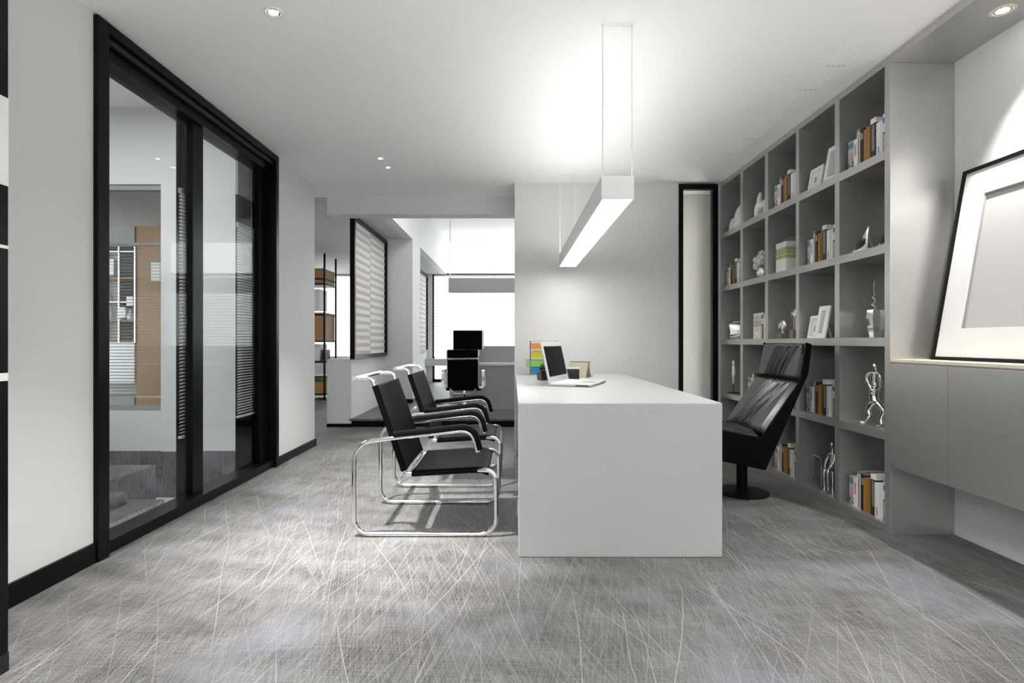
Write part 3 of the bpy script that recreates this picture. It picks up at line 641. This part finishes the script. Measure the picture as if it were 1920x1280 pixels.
o = pbox('print', pic, (.020, .024, -WT+.1, -.1, .1, HT-.1), M['art']); o.rotation_euler = rt
for b in ((.013, .020, -.158, -.15, .16, HT-.15), (.013, .020, -WT+.15, -.15, HT-.163, HT-.155)):
    o = pbox('mat_bevel', pic, b, M['slatgrey']); o.rotation_euler = rt
# ------------------------------------------------------------------ pendant over the desk
def ring(mb_, x0, x1, y0, y1, z0, z1, t): mb_.box(x0, x0+t, y0, y1, z0, z1).box(x1-t, x1, y0, y1, z0, z1).box(x0+t, x1-t, y0, y0+t, z0, z1).box(x0+t, x1-t, y1-t, y1, z0, z1)
def pendant(label, loc, up='ledsoft'):
    pd = thing('linear_pendant', label, 'lamp', loc)
    mb = MB(); ring(mb, -.0795, .0795, 0, 2.39, 0, .113, .006); mb.build('housing', M['white'], pd)
    pbox('diffuser', pd, (-.073, .073, .007, 2.383, .001, .006), M['led']); pbox('added_uplight_face', pd, (-.073, .073, .007, 2.383, .105, .110), M[up])  # glowing upper face is added to brighten the ceiling
    pbox('core', pd, (-.073, .073, .007, 2.383, .0065, .1045), M['white'])
    for y in (.012, 2.378):
        for x in (-.072, .072): MB().tube([(x, y, .113), (x, y, CE-1.746)], .0035, 6).build('suspension_wire', M['white'], pd, True)
        pbox('ceiling_plate', pd, (-.078, .078, y-.012, y+.012, CE-1.746-.008, CE-1.746), M['white'])
pendant('long white linear pendant lamp over the desk', (.5175, 2.643, 1.746))
pendant('unseen white linear pendant lamp added behind the viewer on the left', (-.75, -1.35, 1.746), 'ledsoft2')  # unseen pendant, added to light the near ceiling and left wall
pendant('unseen white linear pendant lamp added behind the viewer on the right', (.95, -1.35, 1.746), 'ledsoft2')  # another unseen pendant, added to raise the room's brightness
# ------------------------------------------------------------------ downlights
def downlight(label, x, y, z, power, angle=66, blend=1., dirn=(0, 0), housing='white', sz=.045):
    t = thing('downlight', label, 'lamp', (x, y, z), group='recessed ceiling downlights')
    MB().lathe([(sz, 0), (sz, -.004), (sz*.75, -.005), (sz*.72, -.001)], 32, cap=False).build('trim_ring', M['slat' if housing == 'grey' else housing], t, True)
    MB().lathe([(sz*.72, -.003), (sz*.70, -.0045), (sz*.52, -.0015), (sz*.5, -.0042)], 32, cap=False).build('reflector', M['chrome'], t, True)
    MB().lathe([(sz*.5, -.0035), (sz*.35, -.006), (.002, -.007)], 24).build('bulb', M['bulb'], t, True)
    L = bpy.data.lights.new('downlight_beam', 'SPOT'); L.energy = power; L.spot_size = math.radians(angle); L.spot_blend = blend; L.shadow_soft_size = .025; L.color = (1, .97, .93)
    o = bpy.data.objects.new('downlight_beam', L); COL.objects.link(o); o.parent = t; o.location = (0, 0, -.03); o.rotation_euler = (dirn[0], dirn[1], 0)
for lb, x, y, pw in (('recessed ceiling downlight nearest the viewer above the glass door side', -1.13, 2.56, 230), ('first small recessed downlight in the far ceiling', -1.12, 4.60, 70), ('second small recessed downlight in the far ceiling', -1.11, 4.84, 50),
                     ('recessed downlight in the ceiling just behind the view', -1.10, 2.10, 120)):
    downlight(lb, x, y, CE, pw, 60, dirn=((.24, -.16) if 2.3 < y < 3 else (0, 0)), sz=.045 if y < 3 else .03)
downlight('grey rimmed downlight in the soffit above the leaning picture', 2.245, 2.472, 2.566, 40, 76, .6, (0, .14), housing='cream', sz=.05)
downlight('grey rimmed downlight further forward in the niche soffit', 2.245, 1.25, 2.566, 40, 76, .6, (0, .14), housing='cream', sz=.05)
# ceiling slot diffuser
sd = thing('slot_diffuser', 'white four slot air diffuser in the ceiling along the bookcase', 'vent', (1.83, 4.2, CE))
for k in range(5): pbox('slat', sd, (-.066+k*.030, -.066+k*.030+.018, -1.4, 1.05, -.0012, 0), M['ceil'])
for y in (-1.15, -.86, -.05, .30, .86): 
    for k in range(4): pbox('spacer', sd, (-.048+k*.030, -.036+k*.030, y, y+.02, -.001, 0), M['slat'])

# ------------------------------------------------------------------ books
def ramp_bands(nt, z, bands, base):
    col = base
    for z0, z1, c in bands:
        f = mth(nt, 'MULTIPLY', mth(nt, 'GREATER_THAN', z, z0), mth(nt, 'LESS_THAN', z, z1)); col = mixc(nt, f, col, c)
    return col
def book_mat(name, base, bands=(), marks=(), rough=.45):
    """bands: (z0,z1,colour) printed across; marks: (z0,z1,y0,y1,colour,scale) rows of small illegible print on the spine"""
    m = mat(name, base, rough); nt = m.node_tree; b = nt.nodes['Principled BSDF']; tc = N(nt, 'ShaderNodeTexCoord'); sp = N(nt, 'ShaderNodeSeparateXYZ'); nt.links.new(tc.outputs['Object'], sp.inputs[0])
    x, y, z = sp.outputs; col = ramp_bands(nt, z, bands, base)
    for z0, z1, y0, y1, c, s in marks:
        f = mth(nt, 'MULTIPLY', mth(nt, 'GREATER_THAN', z, z0), mth(nt, 'LESS_THAN', z, z1))
        f = mth(nt, 'MULTIPLY', f, mth(nt, 'MULTIPLY', mth(nt, 'GREATER_THAN', y, y0), mth(nt, 'LESS_THAN', y, y1))); f = mth(nt, 'MULTIPLY', f, mth(nt, 'LESS_THAN', x, .004))
        n = noise(nt, mapping(nt, tc.outputs['Object'], 0, (1, 1, 1.6)), s, 1); f = mth(nt, 'MULTIPLY', f, mth(nt, 'GREATER_THAN', n, .47)); col = mixc(nt, f, col, c)
    if not isinstance(col, tuple): nt.links.new(col, b.inputs['Base Color'])
    return m
W_ = (.78, .78, .76); K_ = (.012, .012, .013)
KINDS = [  # key, label words, thickness, height, depth, material
 ('teal', 'pale teal and grey picture-spine', .046, .178, .17, book_mat('book_teal', (.36, .38, .38), ((.13, .165, (.10, .22, .26)), (.105, .13, (.42, .46, .55)), (.0, .05, (.06, .05, .06))), ((.05, .105, .005, .04, (.5, .3, .32), 60), (.0, .05, 0, .05, (.45, .42, .42), 70)))),
 ('pink', 'white with pink lettering', .034, .176, .18, book_mat('book_pink', W_, (), ((.075, .15, .008, .026, (.55, .03, .12), 160),))),
 ('patterned', 'white with black patterned lettering', .030, .226, .19, book_mat('book_patterned', W_, ((.205, .226, (.2, .2, .19)),), ((.004, .2, .006, .024, K_, 190),))),
 ('black', 'plain black', .036, .212, .20, book_mat('book_black', K_, (), ((.15, .19, .01, .03, (.5, .5, .5), 220),))),
 ('ochre_thin', 'thin ochre', .018, .200, .18, book_mat('book_ochre_thin', (.36, .18, .035))),
 ('ochre', 'thicker ochre', .034, .207, .18, book_mat('book_ochre', (.30, .15, .03))),
 ('charcoal', 'charcoal with white cap', .046, .238, .20, book_mat('book_charcoal', (.02, .022, .022), ((.208, .24, W_),), ((.05, .2, .012, .036, (.3, .32, .3), 120),))),
 ('white_lettered', 'white with small black lettering', .034, .198, .19, book_mat('book_white_lettered', W_, (), ((.01, .06, .010, .022, K_, 240),))),
 ('white_plain', 'plain white', .030, .200, .19, book_mat('book_white_plain', (.70, .70, .70))),
 ('pale_blue', 'pale blue and black', .024, .222, .18, book_mat('book_pale_blue', (.62, .70, .72), ((.0, .12, (.03, .035, .035)), (.17, .20, (.08, .16, .24))), ((.0, .11, .004, .02, (.6, .6, .6), 150),))),
 ('cream', 'cream', .028, .205, .18, book_mat('book_cream', (.66, .63, .56))),
]
BOOKM = {}
for k, lb, t, h, dp, m in KINDS:
    cv = MB().box(0, .004, 0, t, 0, h).box(.004, dp, 0, .003, 0, h).box(.004, dp, t-.003, t, 0, h).mesh('book_cover', m)
    pg = MB().box(.0042, dp-.005, .0032, t-.0032, .003, h-.004).mesh('book_pages', M['paper'])
    BOOKM[k] = (cv, pg)
def book(kind, lb, x, y, z, group, rz=0, parent=None):
    cv, pg = BOOKM[kind]; o = bpy.data.objects.new('book', cv); COL.objects.link(o); o.location = (x, y, z); o.rotation_euler = (0, 0, rz); tag(o, lb, 'book', group)
    p = bpy.data.objects.new('pages', pg); COL.objects.link(p); p.parent = o; return o
def book_set(row, yfar, where, n=11, x=None, skip=0):
    y = yfar - .038 + (skip and 0)
    for i, (k, lb, t, h, dp, m) in enumerate(KINDS[:n]):
        y -= t+.0008
        book(k, lb+' book in the '+where, (x or XB+.028)+random.uniform(0, .012), y, SZ[row]+.0003, 'books in the '+where)
book_set(4, 3.395, 'top row beside the end post', 10)
book_set(4, 4.340, 'top row middle cell', 10)
book_set(3, 5.315, 'second row farthest cell', 10)
book_set(3, 3.872, 'second row below the upper photo frames', 10)
book_set(1, 4.816, 'fourth row left of the lounge chair', 8)
book_set(1, 3.872, 'fourth row right of the lounge chair', 10)
book_set(0, 4.340, 'bottom row behind the lounge chair', 11)
book_set(0, 3.395, 'bottom row beside the end post', 10)
# green banded volumes with a dish
gm = book_mat('book_green_band', (.80, .80, .78), ((.10, .185, (.36, .46, .18)), (.128, .134, (.8, .8, .7)), (.15, .154, (.6, .66, .45))), ((.11, .18, .01, .03, (.22, .3, .1), 140),))
cvg = MB().box(0, .004, 0, .039, 0, .228).box(.004, .21, 0, .003, 0, .228).box(.004, .21, .036, .039, 0, .228).mesh('volume_cover', gm); pgg = MB().box(.0042, .2, .0032, .0358, .003, .224).mesh('volume_pages', M['paper'])
for i in range(4):
    o = bpy.data.objects.new('book', cvg); COL.objects.link(o); o.location = (XB+.028, 4.268-.0398*(i+1), SZ[3]+.0003)
    tag(o, ('farthest', 'second', 'third', 'nearest')[i]+' of four white volumes with a green band under the silver dish', 'book', 'green banded white volumes')
    p = bpy.data.objects.new('pages', pgg); COL.objects.link(p); p.parent = o
t = thing('dish', 'shallow silver dish lying on the green banded volumes', 'dish', (XB+.15, 4.16, SZ[3]+.2285))
MB().lathe([(.03, 0), (.045, .002), (.085, .016), (.11, .024), (.108, .0265), (.08, .019), (.03, .006), (.002, .005)], 32).build('bowl', M['brushed'], t, True)
MB().lathe([(.004, .005), (.004, .02), (.011, .026), (.011, .036), (.004, .042)], 12).build('knob', M['ceramic'], t, True)
# beige striped box file with a book beside
t = thing('box_file', 'beige box file with olive stripes in the third bookcase row', 'box file', (XB+.025, 4.515, SZ[2]))
bm_ = book_mat('box_file_stripes', (.62, .60, .53), ((.105, .155, (.36, .33, .22)), (.120, .126, (.6, .58, .5)), (.138, .143, (.62, .6, .54)), (.165, .19, (.5, .48, .40))))
pbox('case', t, (0, .2, 0, .148, 0, .218), bm_, .002); pbox('label_holder', t, (-.0015, 0, .05, .1, .03, .06), M['paper']); pbox('spine_seam', t, (-.001, .0, .074, .076, 0, .218), M['beige'])
book('pale_blue', 'pale blue and black book beside the beige striped box file', XB+.025, 4.485, SZ[2]+.0003, 'books in the third row'); book('white_plain', 'plain white book near the beige striped box file', XB+.03, 4.452, SZ[2]+.0003, 'books in the third row')

# ------------------------------------------------------------------ photo frames
def photo_frame(label, x, y0, wd, ht, z, lean=.2, border=.03, double=False, rz=0.):
    t = thing('photo_frame', label, 'photo frame', (x, y0, z), rz, 'white photo frames in the bookcase')
    r = (0, lean, 0); T = .014
    for nm, b in (('frame_stile', (0, T, 0, border, 0, ht)), ('frame_stile', (0, T, wd-border, wd, 0, ht)), ('frame_rail', (0, T, border, wd-border, 0, border)), ('frame_rail', (0, T, border, wd-border, ht-border, ht))):
        o = pbox(nm, t, b, M['white'], .002); o.rotation_euler = r
    i = border
    if double:
        for b in ((.003, .012, i, i+.008, i, ht-i), (.003, .012, wd-i-.008, wd-i, i, ht-i), (.003, .012, i+.008, wd-i-.008, i, i+.008), (.003, .012, i+.008, wd-i-.008, ht-i-.008, ht-i)):
            o = pbox('inner_lip', t, b, M['slat']); o.rotation_euler = r
    o = pbox('photo', t, (.008, .011, i, wd-i, i, ht-i), M['art'] if not double else M['mat_board']); o.rotation_euler = r
    o = pbox('dark_patch', t, (.0072, .008, wd*.45, wd*.62, ht*.30, ht*.55) if double else (.0072, .008, wd*.35, wd*.62, i+.004, i+.012), M['slatgrey']); o.rotation_euler = r
    MB().sweep([(T+math.sin(lean)*ht*.6, wd/2, math.cos(lean)*ht*.6), (T+math.sin(lean)*ht*.6+.05, wd/2, .003)], [(-.015, -.0015), (.015, -.0015), (.015, .0015), (-.015, .0015)]).build('strut', M['white'], t)
    return t
photo_frame('short white double edged photo frame in the top row', 2.078, 3.655, .15, .15, SZ[4], .18, .018, True)
photo_frame('tall white photo frame leaning in the top row', 2.085, 3.46, .175, .245, SZ[4], .18, .035)
photo_frame('short white double edged photo frame in the third row', 2.080, 3.66, .155, .16, SZ[2], .18, .018, True)
photo_frame('tall white photo frame leaning in the third row', 2.062, 3.575, .125, .222, SZ[2], .2, .035)
photo_frame('white photo frame standing behind the tall one in the third row', 2.175, 3.52, .13, .165, SZ[2], .2, .03)

# ------------------------------------------------------------------ ornaments
t = thing('vase', 'faceted silver vase with a curly white twig in the third row', 'vase', (2.185, 3.255, SZ[2]))
MB().lathe([(.026, 0), (.030, .004), (.044, .06), (.051, .115), (.050, .14), (.046, .166), (.043, .166), (.046, .13), (.02, .02)], 8).build('body', M['silver'], t)
tw = [(.0, 0, .15)] + [(.014*math.sin(i*1.9)*(1-i*.035), .020*math.cos(i*1.75)*(1-i*.04)+.006, .165+i*.0125) for i in range(16)]
sp = spline(tw, 5); MB().tube(sp, .006, 8, radii=[.0055*(1-.75*i/len(sp)) for i in range(len(sp))]).build('twig', M['ceramic'], t, True)
def fish(label, x, y, cube_h, rod, s=1.):
    t = thing('fish_sculpture', label, 'sculpture', (x, y, SZ[2]), group='silver fish on stone cubes')
    pbox('stone_cube', t, (-.026, .026, -.026, .026, 0, cube_h), M['cube'], .002)
    for q in (-.012, .014): MB().tube([(0, q, cube_h-.002), (0, q, cube_h+rod+.02)], .003, 8).build('rod', M['chrome'], t, True)
    z = cube_h+rod+.045*s
    mb = MB(); mb.ell((0, -.008, z), .016*s, .040*s, .044*s, 18, 12); mb.add([(0, -.045*s, z+.006), (0, -.045*s, z-.006), (.007, -.032*s, z), (-.007, -.032*s, z), (0, -.062*s, z)], [(0, 2, 4), (2, 1, 4), (1, 3, 4), (3, 0, 4)])
    mb.build('body', M['silver'], t, True)
    MB().prism([(.026*s, z), (.066*s, z+.03*s), (.056*s, z), (.066*s, z-.03*s)], 'x', -.003, .003).build('tail_fin', M['silver'], t)
    MB().ell((-.014*s, -.024*s, z+.012*s), .004, .005, .005, 10, 6).build('eye', M['dark'], t, True)
fish('silver fish sculpture on two rods above a brown stone cube', 2.112, 4.215, .042, .018)
fish('silver fish sculpture raised high on a stone cube beside the divider', 2.112, 4.035, .065, .085, .8)
t = thing('silver_ornament', 'silver rounded square glass ornament in the third row', 'ornament', (2.145, 5.165, SZ[2]), math.radians(-28))
def sq(n, r, k=4.): return [(r*math.copysign(abs(math.cos(a))**(2/k), math.cos(a)), r*math.copysign(abs(math.sin(a))**(2/k), math.sin(a))) for a in [2*math.pi*i/n for i in range(n)]]
pr = [(-.045, .055), (-.06, .066), (-.055, .076), (0, .08), (.05, .074), (.055, .06), (0, .045), (-.03, .03), (-.045, .022), (-.038, .012), (-.04, .003)]
vs = [(x, a*(r/.08)*.08/.08, .082+b*(r/.08)) for x, r in pr for a, b in sq(40, .08)]
MB().add(vs, [(i*40+a, i*40+(a+1) % 40, (i+1)*40+(a+1) % 40, (i+1)*40+a) for i in range(len(pr)-1) for a in range(40)]).build('shell', M['silver'], t, True)
pbox('top_foot', t, (-.03, .03, -.03, .03, .158, .166), M['silver'], .003); pbox('base_foot', t, (-.03, .03, -.03, .03, 0, .006), M['silver'], .002)
# woven shells
def shell(label, x, y, r, h):
    t = thing('shell_ornament', label, 'ornament', (x, y, SZ[4]), group='white grid domes'); prof = [(r*math.sin(math.pi*(.5+.5*i/12))**.8 if i else r, h*(1-math.cos(math.pi*.5*i/12)**.9) if 0 else h*math.sin(math.pi*.5*i/12)) for i in range(12)] + [(.002, h)]
    prof = [(max(.002, r*math.cos(math.pi*.5*i/12)**.75), h*math.sin(math.pi*.5*i/12)) for i in range(13)]
    MB().lathe(prof, 24).build('dome', M['ceramic'], t, True); mb = MB()
    for i in range(1, 11, 1): mb.tube([((prof[i][0]+.001)*math.cos(a), (prof[i][0]+.001)*math.sin(a), prof[i][1]) for a in [2*math.pi*k/24 for k in range(24)]], .0018, 4, closed=True)
    o = mb.build('weave', M['slat'], t); o['kind'] = 'stuff'
shell('larger white woven dome ornament in the far top cell', 2.150, 5.03, .085, .215); shell('smaller white woven dome ornament in the far top cell', 2.125, 5.175, .045, .125)
# white animal
t = thing('animal_sculpture', 'white abstract animal sculpture on a white base in the top row', 'sculpture', (2.15, 4.62, SZ[4]))
pbox('base', t, (-.075, .1, -.2, .13, 0, .014), M['ceramic'], .002)
mb = MB(); T_ = lambda pts, r: mb.tube(spline(pts, 5), .01, 10, radii=[r[0]+(r[1]-r[0])*i/(5*(len(pts)-1)) for i in range(5*(len(pts)-1)+1)])
T_([(-.02, .07, .012), (-.02, .075, .08), (-.01, .05, .13)], (.022, .032)); T_([(.03, .06, .012), (.03, .062, .08), (.02, .04, .12)], (.018, .028))
T_([(0, .06, .125), (0, -.02, .115), (0, -.09, .135)], (.036, .03)); T_([(-.02, -.10, .012), (-.02, -.095, .07), (-.01, -.08, .13)], (.02, .03)); T_([(.03, -.10, .012), (.03, -.09, .08), (.01, -.07, .13)], (.018, .026))
T_([(0, .06, .13), (0, .075, .18), (0, .05, .235)], (.034, .012)); T_([(0, -.08, .14), (0, -.12, .18), (0, -.15, .19)], (.026, .02)); mb.ell((0, -.16, .185), .018, .035, .02)
o = mb.build('animal_body', M['ceramic'], t, True); remesh(o, .006, 6)
# flowers
t = thing('flower_vase', 'round silver vase of white hydrangea blossoms in the second row', 'vase', (2.165, 4.655, SZ[3]))
MB().lathe([(.025, 0), (.03, .003), (.05, .03), (.056, .058), (.048, .085), (.036, .1), (.033, .1), (.044, .083), (.05, .058), (.02, .01)], 28).build('vase_body', M['silver'], t, True)
rnd = random.Random(5)
for i, (a, b, c, r) in enumerate(((0, .03, .205, .045), (-.02, -.03, .20, .042), (.02, -.01, .215, .045), (-.03, .05, .165, .04), (-.03, .0, .155, .042), (.02, .05, .14, .036), (-.02, -.055, .145, .036), (-.035, .06, .118, .028), (.03, -.05, .17, .04))):
    mb = MB()
    for k in range(34):
        th = rnd.uniform(0, 6.28); ph = math.acos(rnd.uniform(-1, 1)); n = Vector((math.sin(ph)*math.cos(th), math.sin(ph)*math.sin(th), math.cos(ph))); u = n.orthogonal().normalized(); v = n.cross(u); R_ = r*rnd.uniform(.75, 1.05); p = Vector((a, b, c))+n*R_; s_ = r*.36
        mb.add([p+u*s_+n*.004, p+v*s_*.9-n*.003, p-u*s_+n*.003, p-v*s_*.9-n*.004, p-n*.006], [(0, 1, 4), (1, 2, 4), (2, 3, 4), (3, 0, 4)])
    mb.ell((a, b, c), r*.8, r*.8, r*.8, 10, 7); mb.build('blossom', M['ceramic'], t)
    MB().tube([(0, 0, .05), (a*.6, b*.6, .1), (a, b, c)], .003, 5).build('stem', M['grass'], t)
# silver drops
def drop(label, x, y):
    t = thing('drop_sculpture', label, 'sculpture', (x, y, SZ[3]), group='hollow silver drops'); mb = MB(); NU, NV = 36, 16
    def fn(u, v):
        a = 2*math.pi*u; k = (1-v)**1.12*(1-.25*math.sin(math.pi*v)); ap = Vector((.01, -.045, .158)); bx = .055*math.cos(a); by_ = .098*math.sin(a)
        return (bx*k+ap.x*v, by_*k+ap.y*v**1.4, .018*math.sin(math.pi*min(v*3, 1))*0+.008+.15*v)
    vs = [fn(i/NU, j/NV) for j in range(NV+1) for i in range(NU)]; fs = []
    for j in range(NV):
        for i in range(NU):
            u = (i+.5)/NU; v = (j+.5)/NV; dc = math.hypot((u-.44)/.20, (v-.40)/.34)
            if dc < 1: continue
            fs.append((j*NU+i, j*NU+(i+1) % NU, (j+1)*NU+(i+1) % NU, (j+1)*NU+i))
    mb.add(vs, fs); o = mb.build('shell', M['silver'], t, True, flat=True); s = o.modifiers.new('solid', 'SOLIDIFY'); s.thickness = .009; s.offset = -1; q = o.modifiers.new('sub', 'SUBSURF'); q.levels = 1; q.render_levels = 1
    MB().lathe([(.001, 0), (.9, 0), (1, .004), (.95, .010), (.001, .012)], 30).xform(Matrix.Diagonal((.055, .098, 1, 1))).build('foot', M['silver'], t, True)
    MB().ell((0, .01, .045), .025, .05, .035, 14, 8).build('core', M['dark'], t, True)
drop('hollow silver drop sculpture in the second row, fully in view', 2.13, 3.285); drop('hollow silver drop sculpture in the second row, half behind the post', 2.15, 3.085)
# human-like metal figures (statues)
def figure(label, loc, rz, segs, heads, m, ex=None, name='figure_sculpture'):
    t = thing(name, label, 'sculpture', loc, rz); mb = MB()
    for pts, r0, r1 in segs:
        q = spline(pts, 5); n = len(q)-1; mb.tube(q, .01, 10, radii=[r0+(r1-r0)*i/n for i in range(n+1)])
    for c, rx, ry, rz_ in heads: mb.ell(c, rx, ry, rz_, 14, 10)
    o = mb.build('figure_body', m, t, True); remesh(o, .0035, 4)
    if ex: ex(t)
    return t
segs = [ # lower striding figure
 ([(0, .02, .135), (0, .03, .175), (0, .025, .215)], .024, .028),
 ([(0, .03, .135), (-.01, .065, .085), (-.01, .055, .05), (-.005, .10, .006)], .019, .009), ([(0, .0, .135), (.01, -.04, .09), (.01, -.02, .045), (.0, -.045, .006)], .019, .009),
 ([(0, .10, .006), (-.03, .115, .005)], .009, .006), ([(0, -.045, .006), (-.03, -.04, .005)], .009, .006),
 ([(0, .045, .215), (-.01, .075, .25), (-.01, .07, .295)], .012, .009), ([(0, .0, .215), (-.005, -.035, .25), (-.005, -.02, .295)], .012, .009),
 # carried figure
 ([(0, .03, .245), (0, .025, .285), (0, .02, .315)], .018, .022),
 ([(0, .045, .31), (-.012, .078, .285), (-.012, .062, .24)], .010, .008), ([(0, -.005, .31), (-.01, -.042, .29), (-.01, -.03, .245)], .010, .008)]
figure('pair of polished silver human figures beside the end post', (2.14, 3.165, SZ[1]), 0, segs, [((0, .022, .238), .014, .015, .018), ((0, .02, .348), .014, .015, .02), ((.0, .012, .33), .008, .008, .012)], M['silver'])
def ex1(t):
    mb = MB(); r = .004
    for a, b in ((-.035, -.035), (.035, -.035), (-.035, .035), (.035, .035)): MB().tube([(a, b, 0), (a, b, .14)], r, 6).build('stool_leg', M['chrome'], t, True)
    MB().tube([(-.035, -.035, .14), (.035, -.035, .14), (.035, .035, .14), (-.035, .035, .14)], r, 6, closed=True).build('stool_rim', M['chrome'], t, True)
segs2 = [([(0, 0, .15), (0, .004, .2), (-.002, .0, .265)], .018, .014), ([(0, .012, .15), (-.05, .014, .148), (-.055, .014, .075), (-.05, .014, .01)], .012, .006), ([(0, -.012, .15), (-.048, -.014, .148), (-.052, -.014, .075), (-.048, -.014, .01)], .012, .006),
         ([(-.05, .014, .008), (-.075, .016, .006)], .008, .005), ([(-.048, -.014, .008), (-.073, -.016, .006)], .008, .005), ([(0, .018, .255), (-.018, .03, .21), (-.045, .018, .165)], .008, .006), ([(0, -.018, .255), (-.018, -.03, .21), (-.045, -.016, .165)], .008, .006), ([(0, 0, .265), (0, 0, .295)], .008, .007)]
figure('slender silver figure seated on a wire stool in the bottom row', (2.15, 3.625, SZ[0]), .25, segs2, [((-.004, 0, .315), .015, .014, .022)], M['silver'], ex1)
t = thing('wire_table', 'small wire table frame beside the seated silver figure', 'ornament', (2.20, 3.79, SZ[0]))
for a, b in ((-.06, -.05), (.06, -.05), (-.06, .05), (.06, .05)): MB().tube([(a, b, 0), (a, b, .2)], .004, 6).build('table_leg', M['chrome'], t, True)
pbox('table_top', t, (-.066, .066, -.056, .056, .2, .206), M['brushed'], .001)
def ex2(t):
    MB().tube([(0, 0, .008), (0, 0, .12)], .003, 8).build('rod', M['dark'], t, True); MB().lathe([(.06, 0), (.06, .006), (.05, .009)], 24).build('base', M['dark'], t, True)
segs3 = [([(0, 0, .09), (0, .004, .14), (0, .0, .185)], .008, .013), ([(0, 0, .17), (0, -.004, .22), (0, .004, .26)], .017, .013), ([(0, .012, .25), (0, .018, .2), (0, .012, .15)], .009, .006)]
figure('white slender abstract figure on a dark base, farthest in the fourth row', (2.115, 5.16, SZ[1]), 0, segs3, [((0, .002, .288), .013, .016, .025)], M['ceramic'], ex2)
figure('white slender abstract figure on a dark base, half hidden by the divider', (2.16, 4.99, SZ[1]), .5, segs3, [((0, .002, .272), .013, .016, .022)], M['ceramic'], ex2)
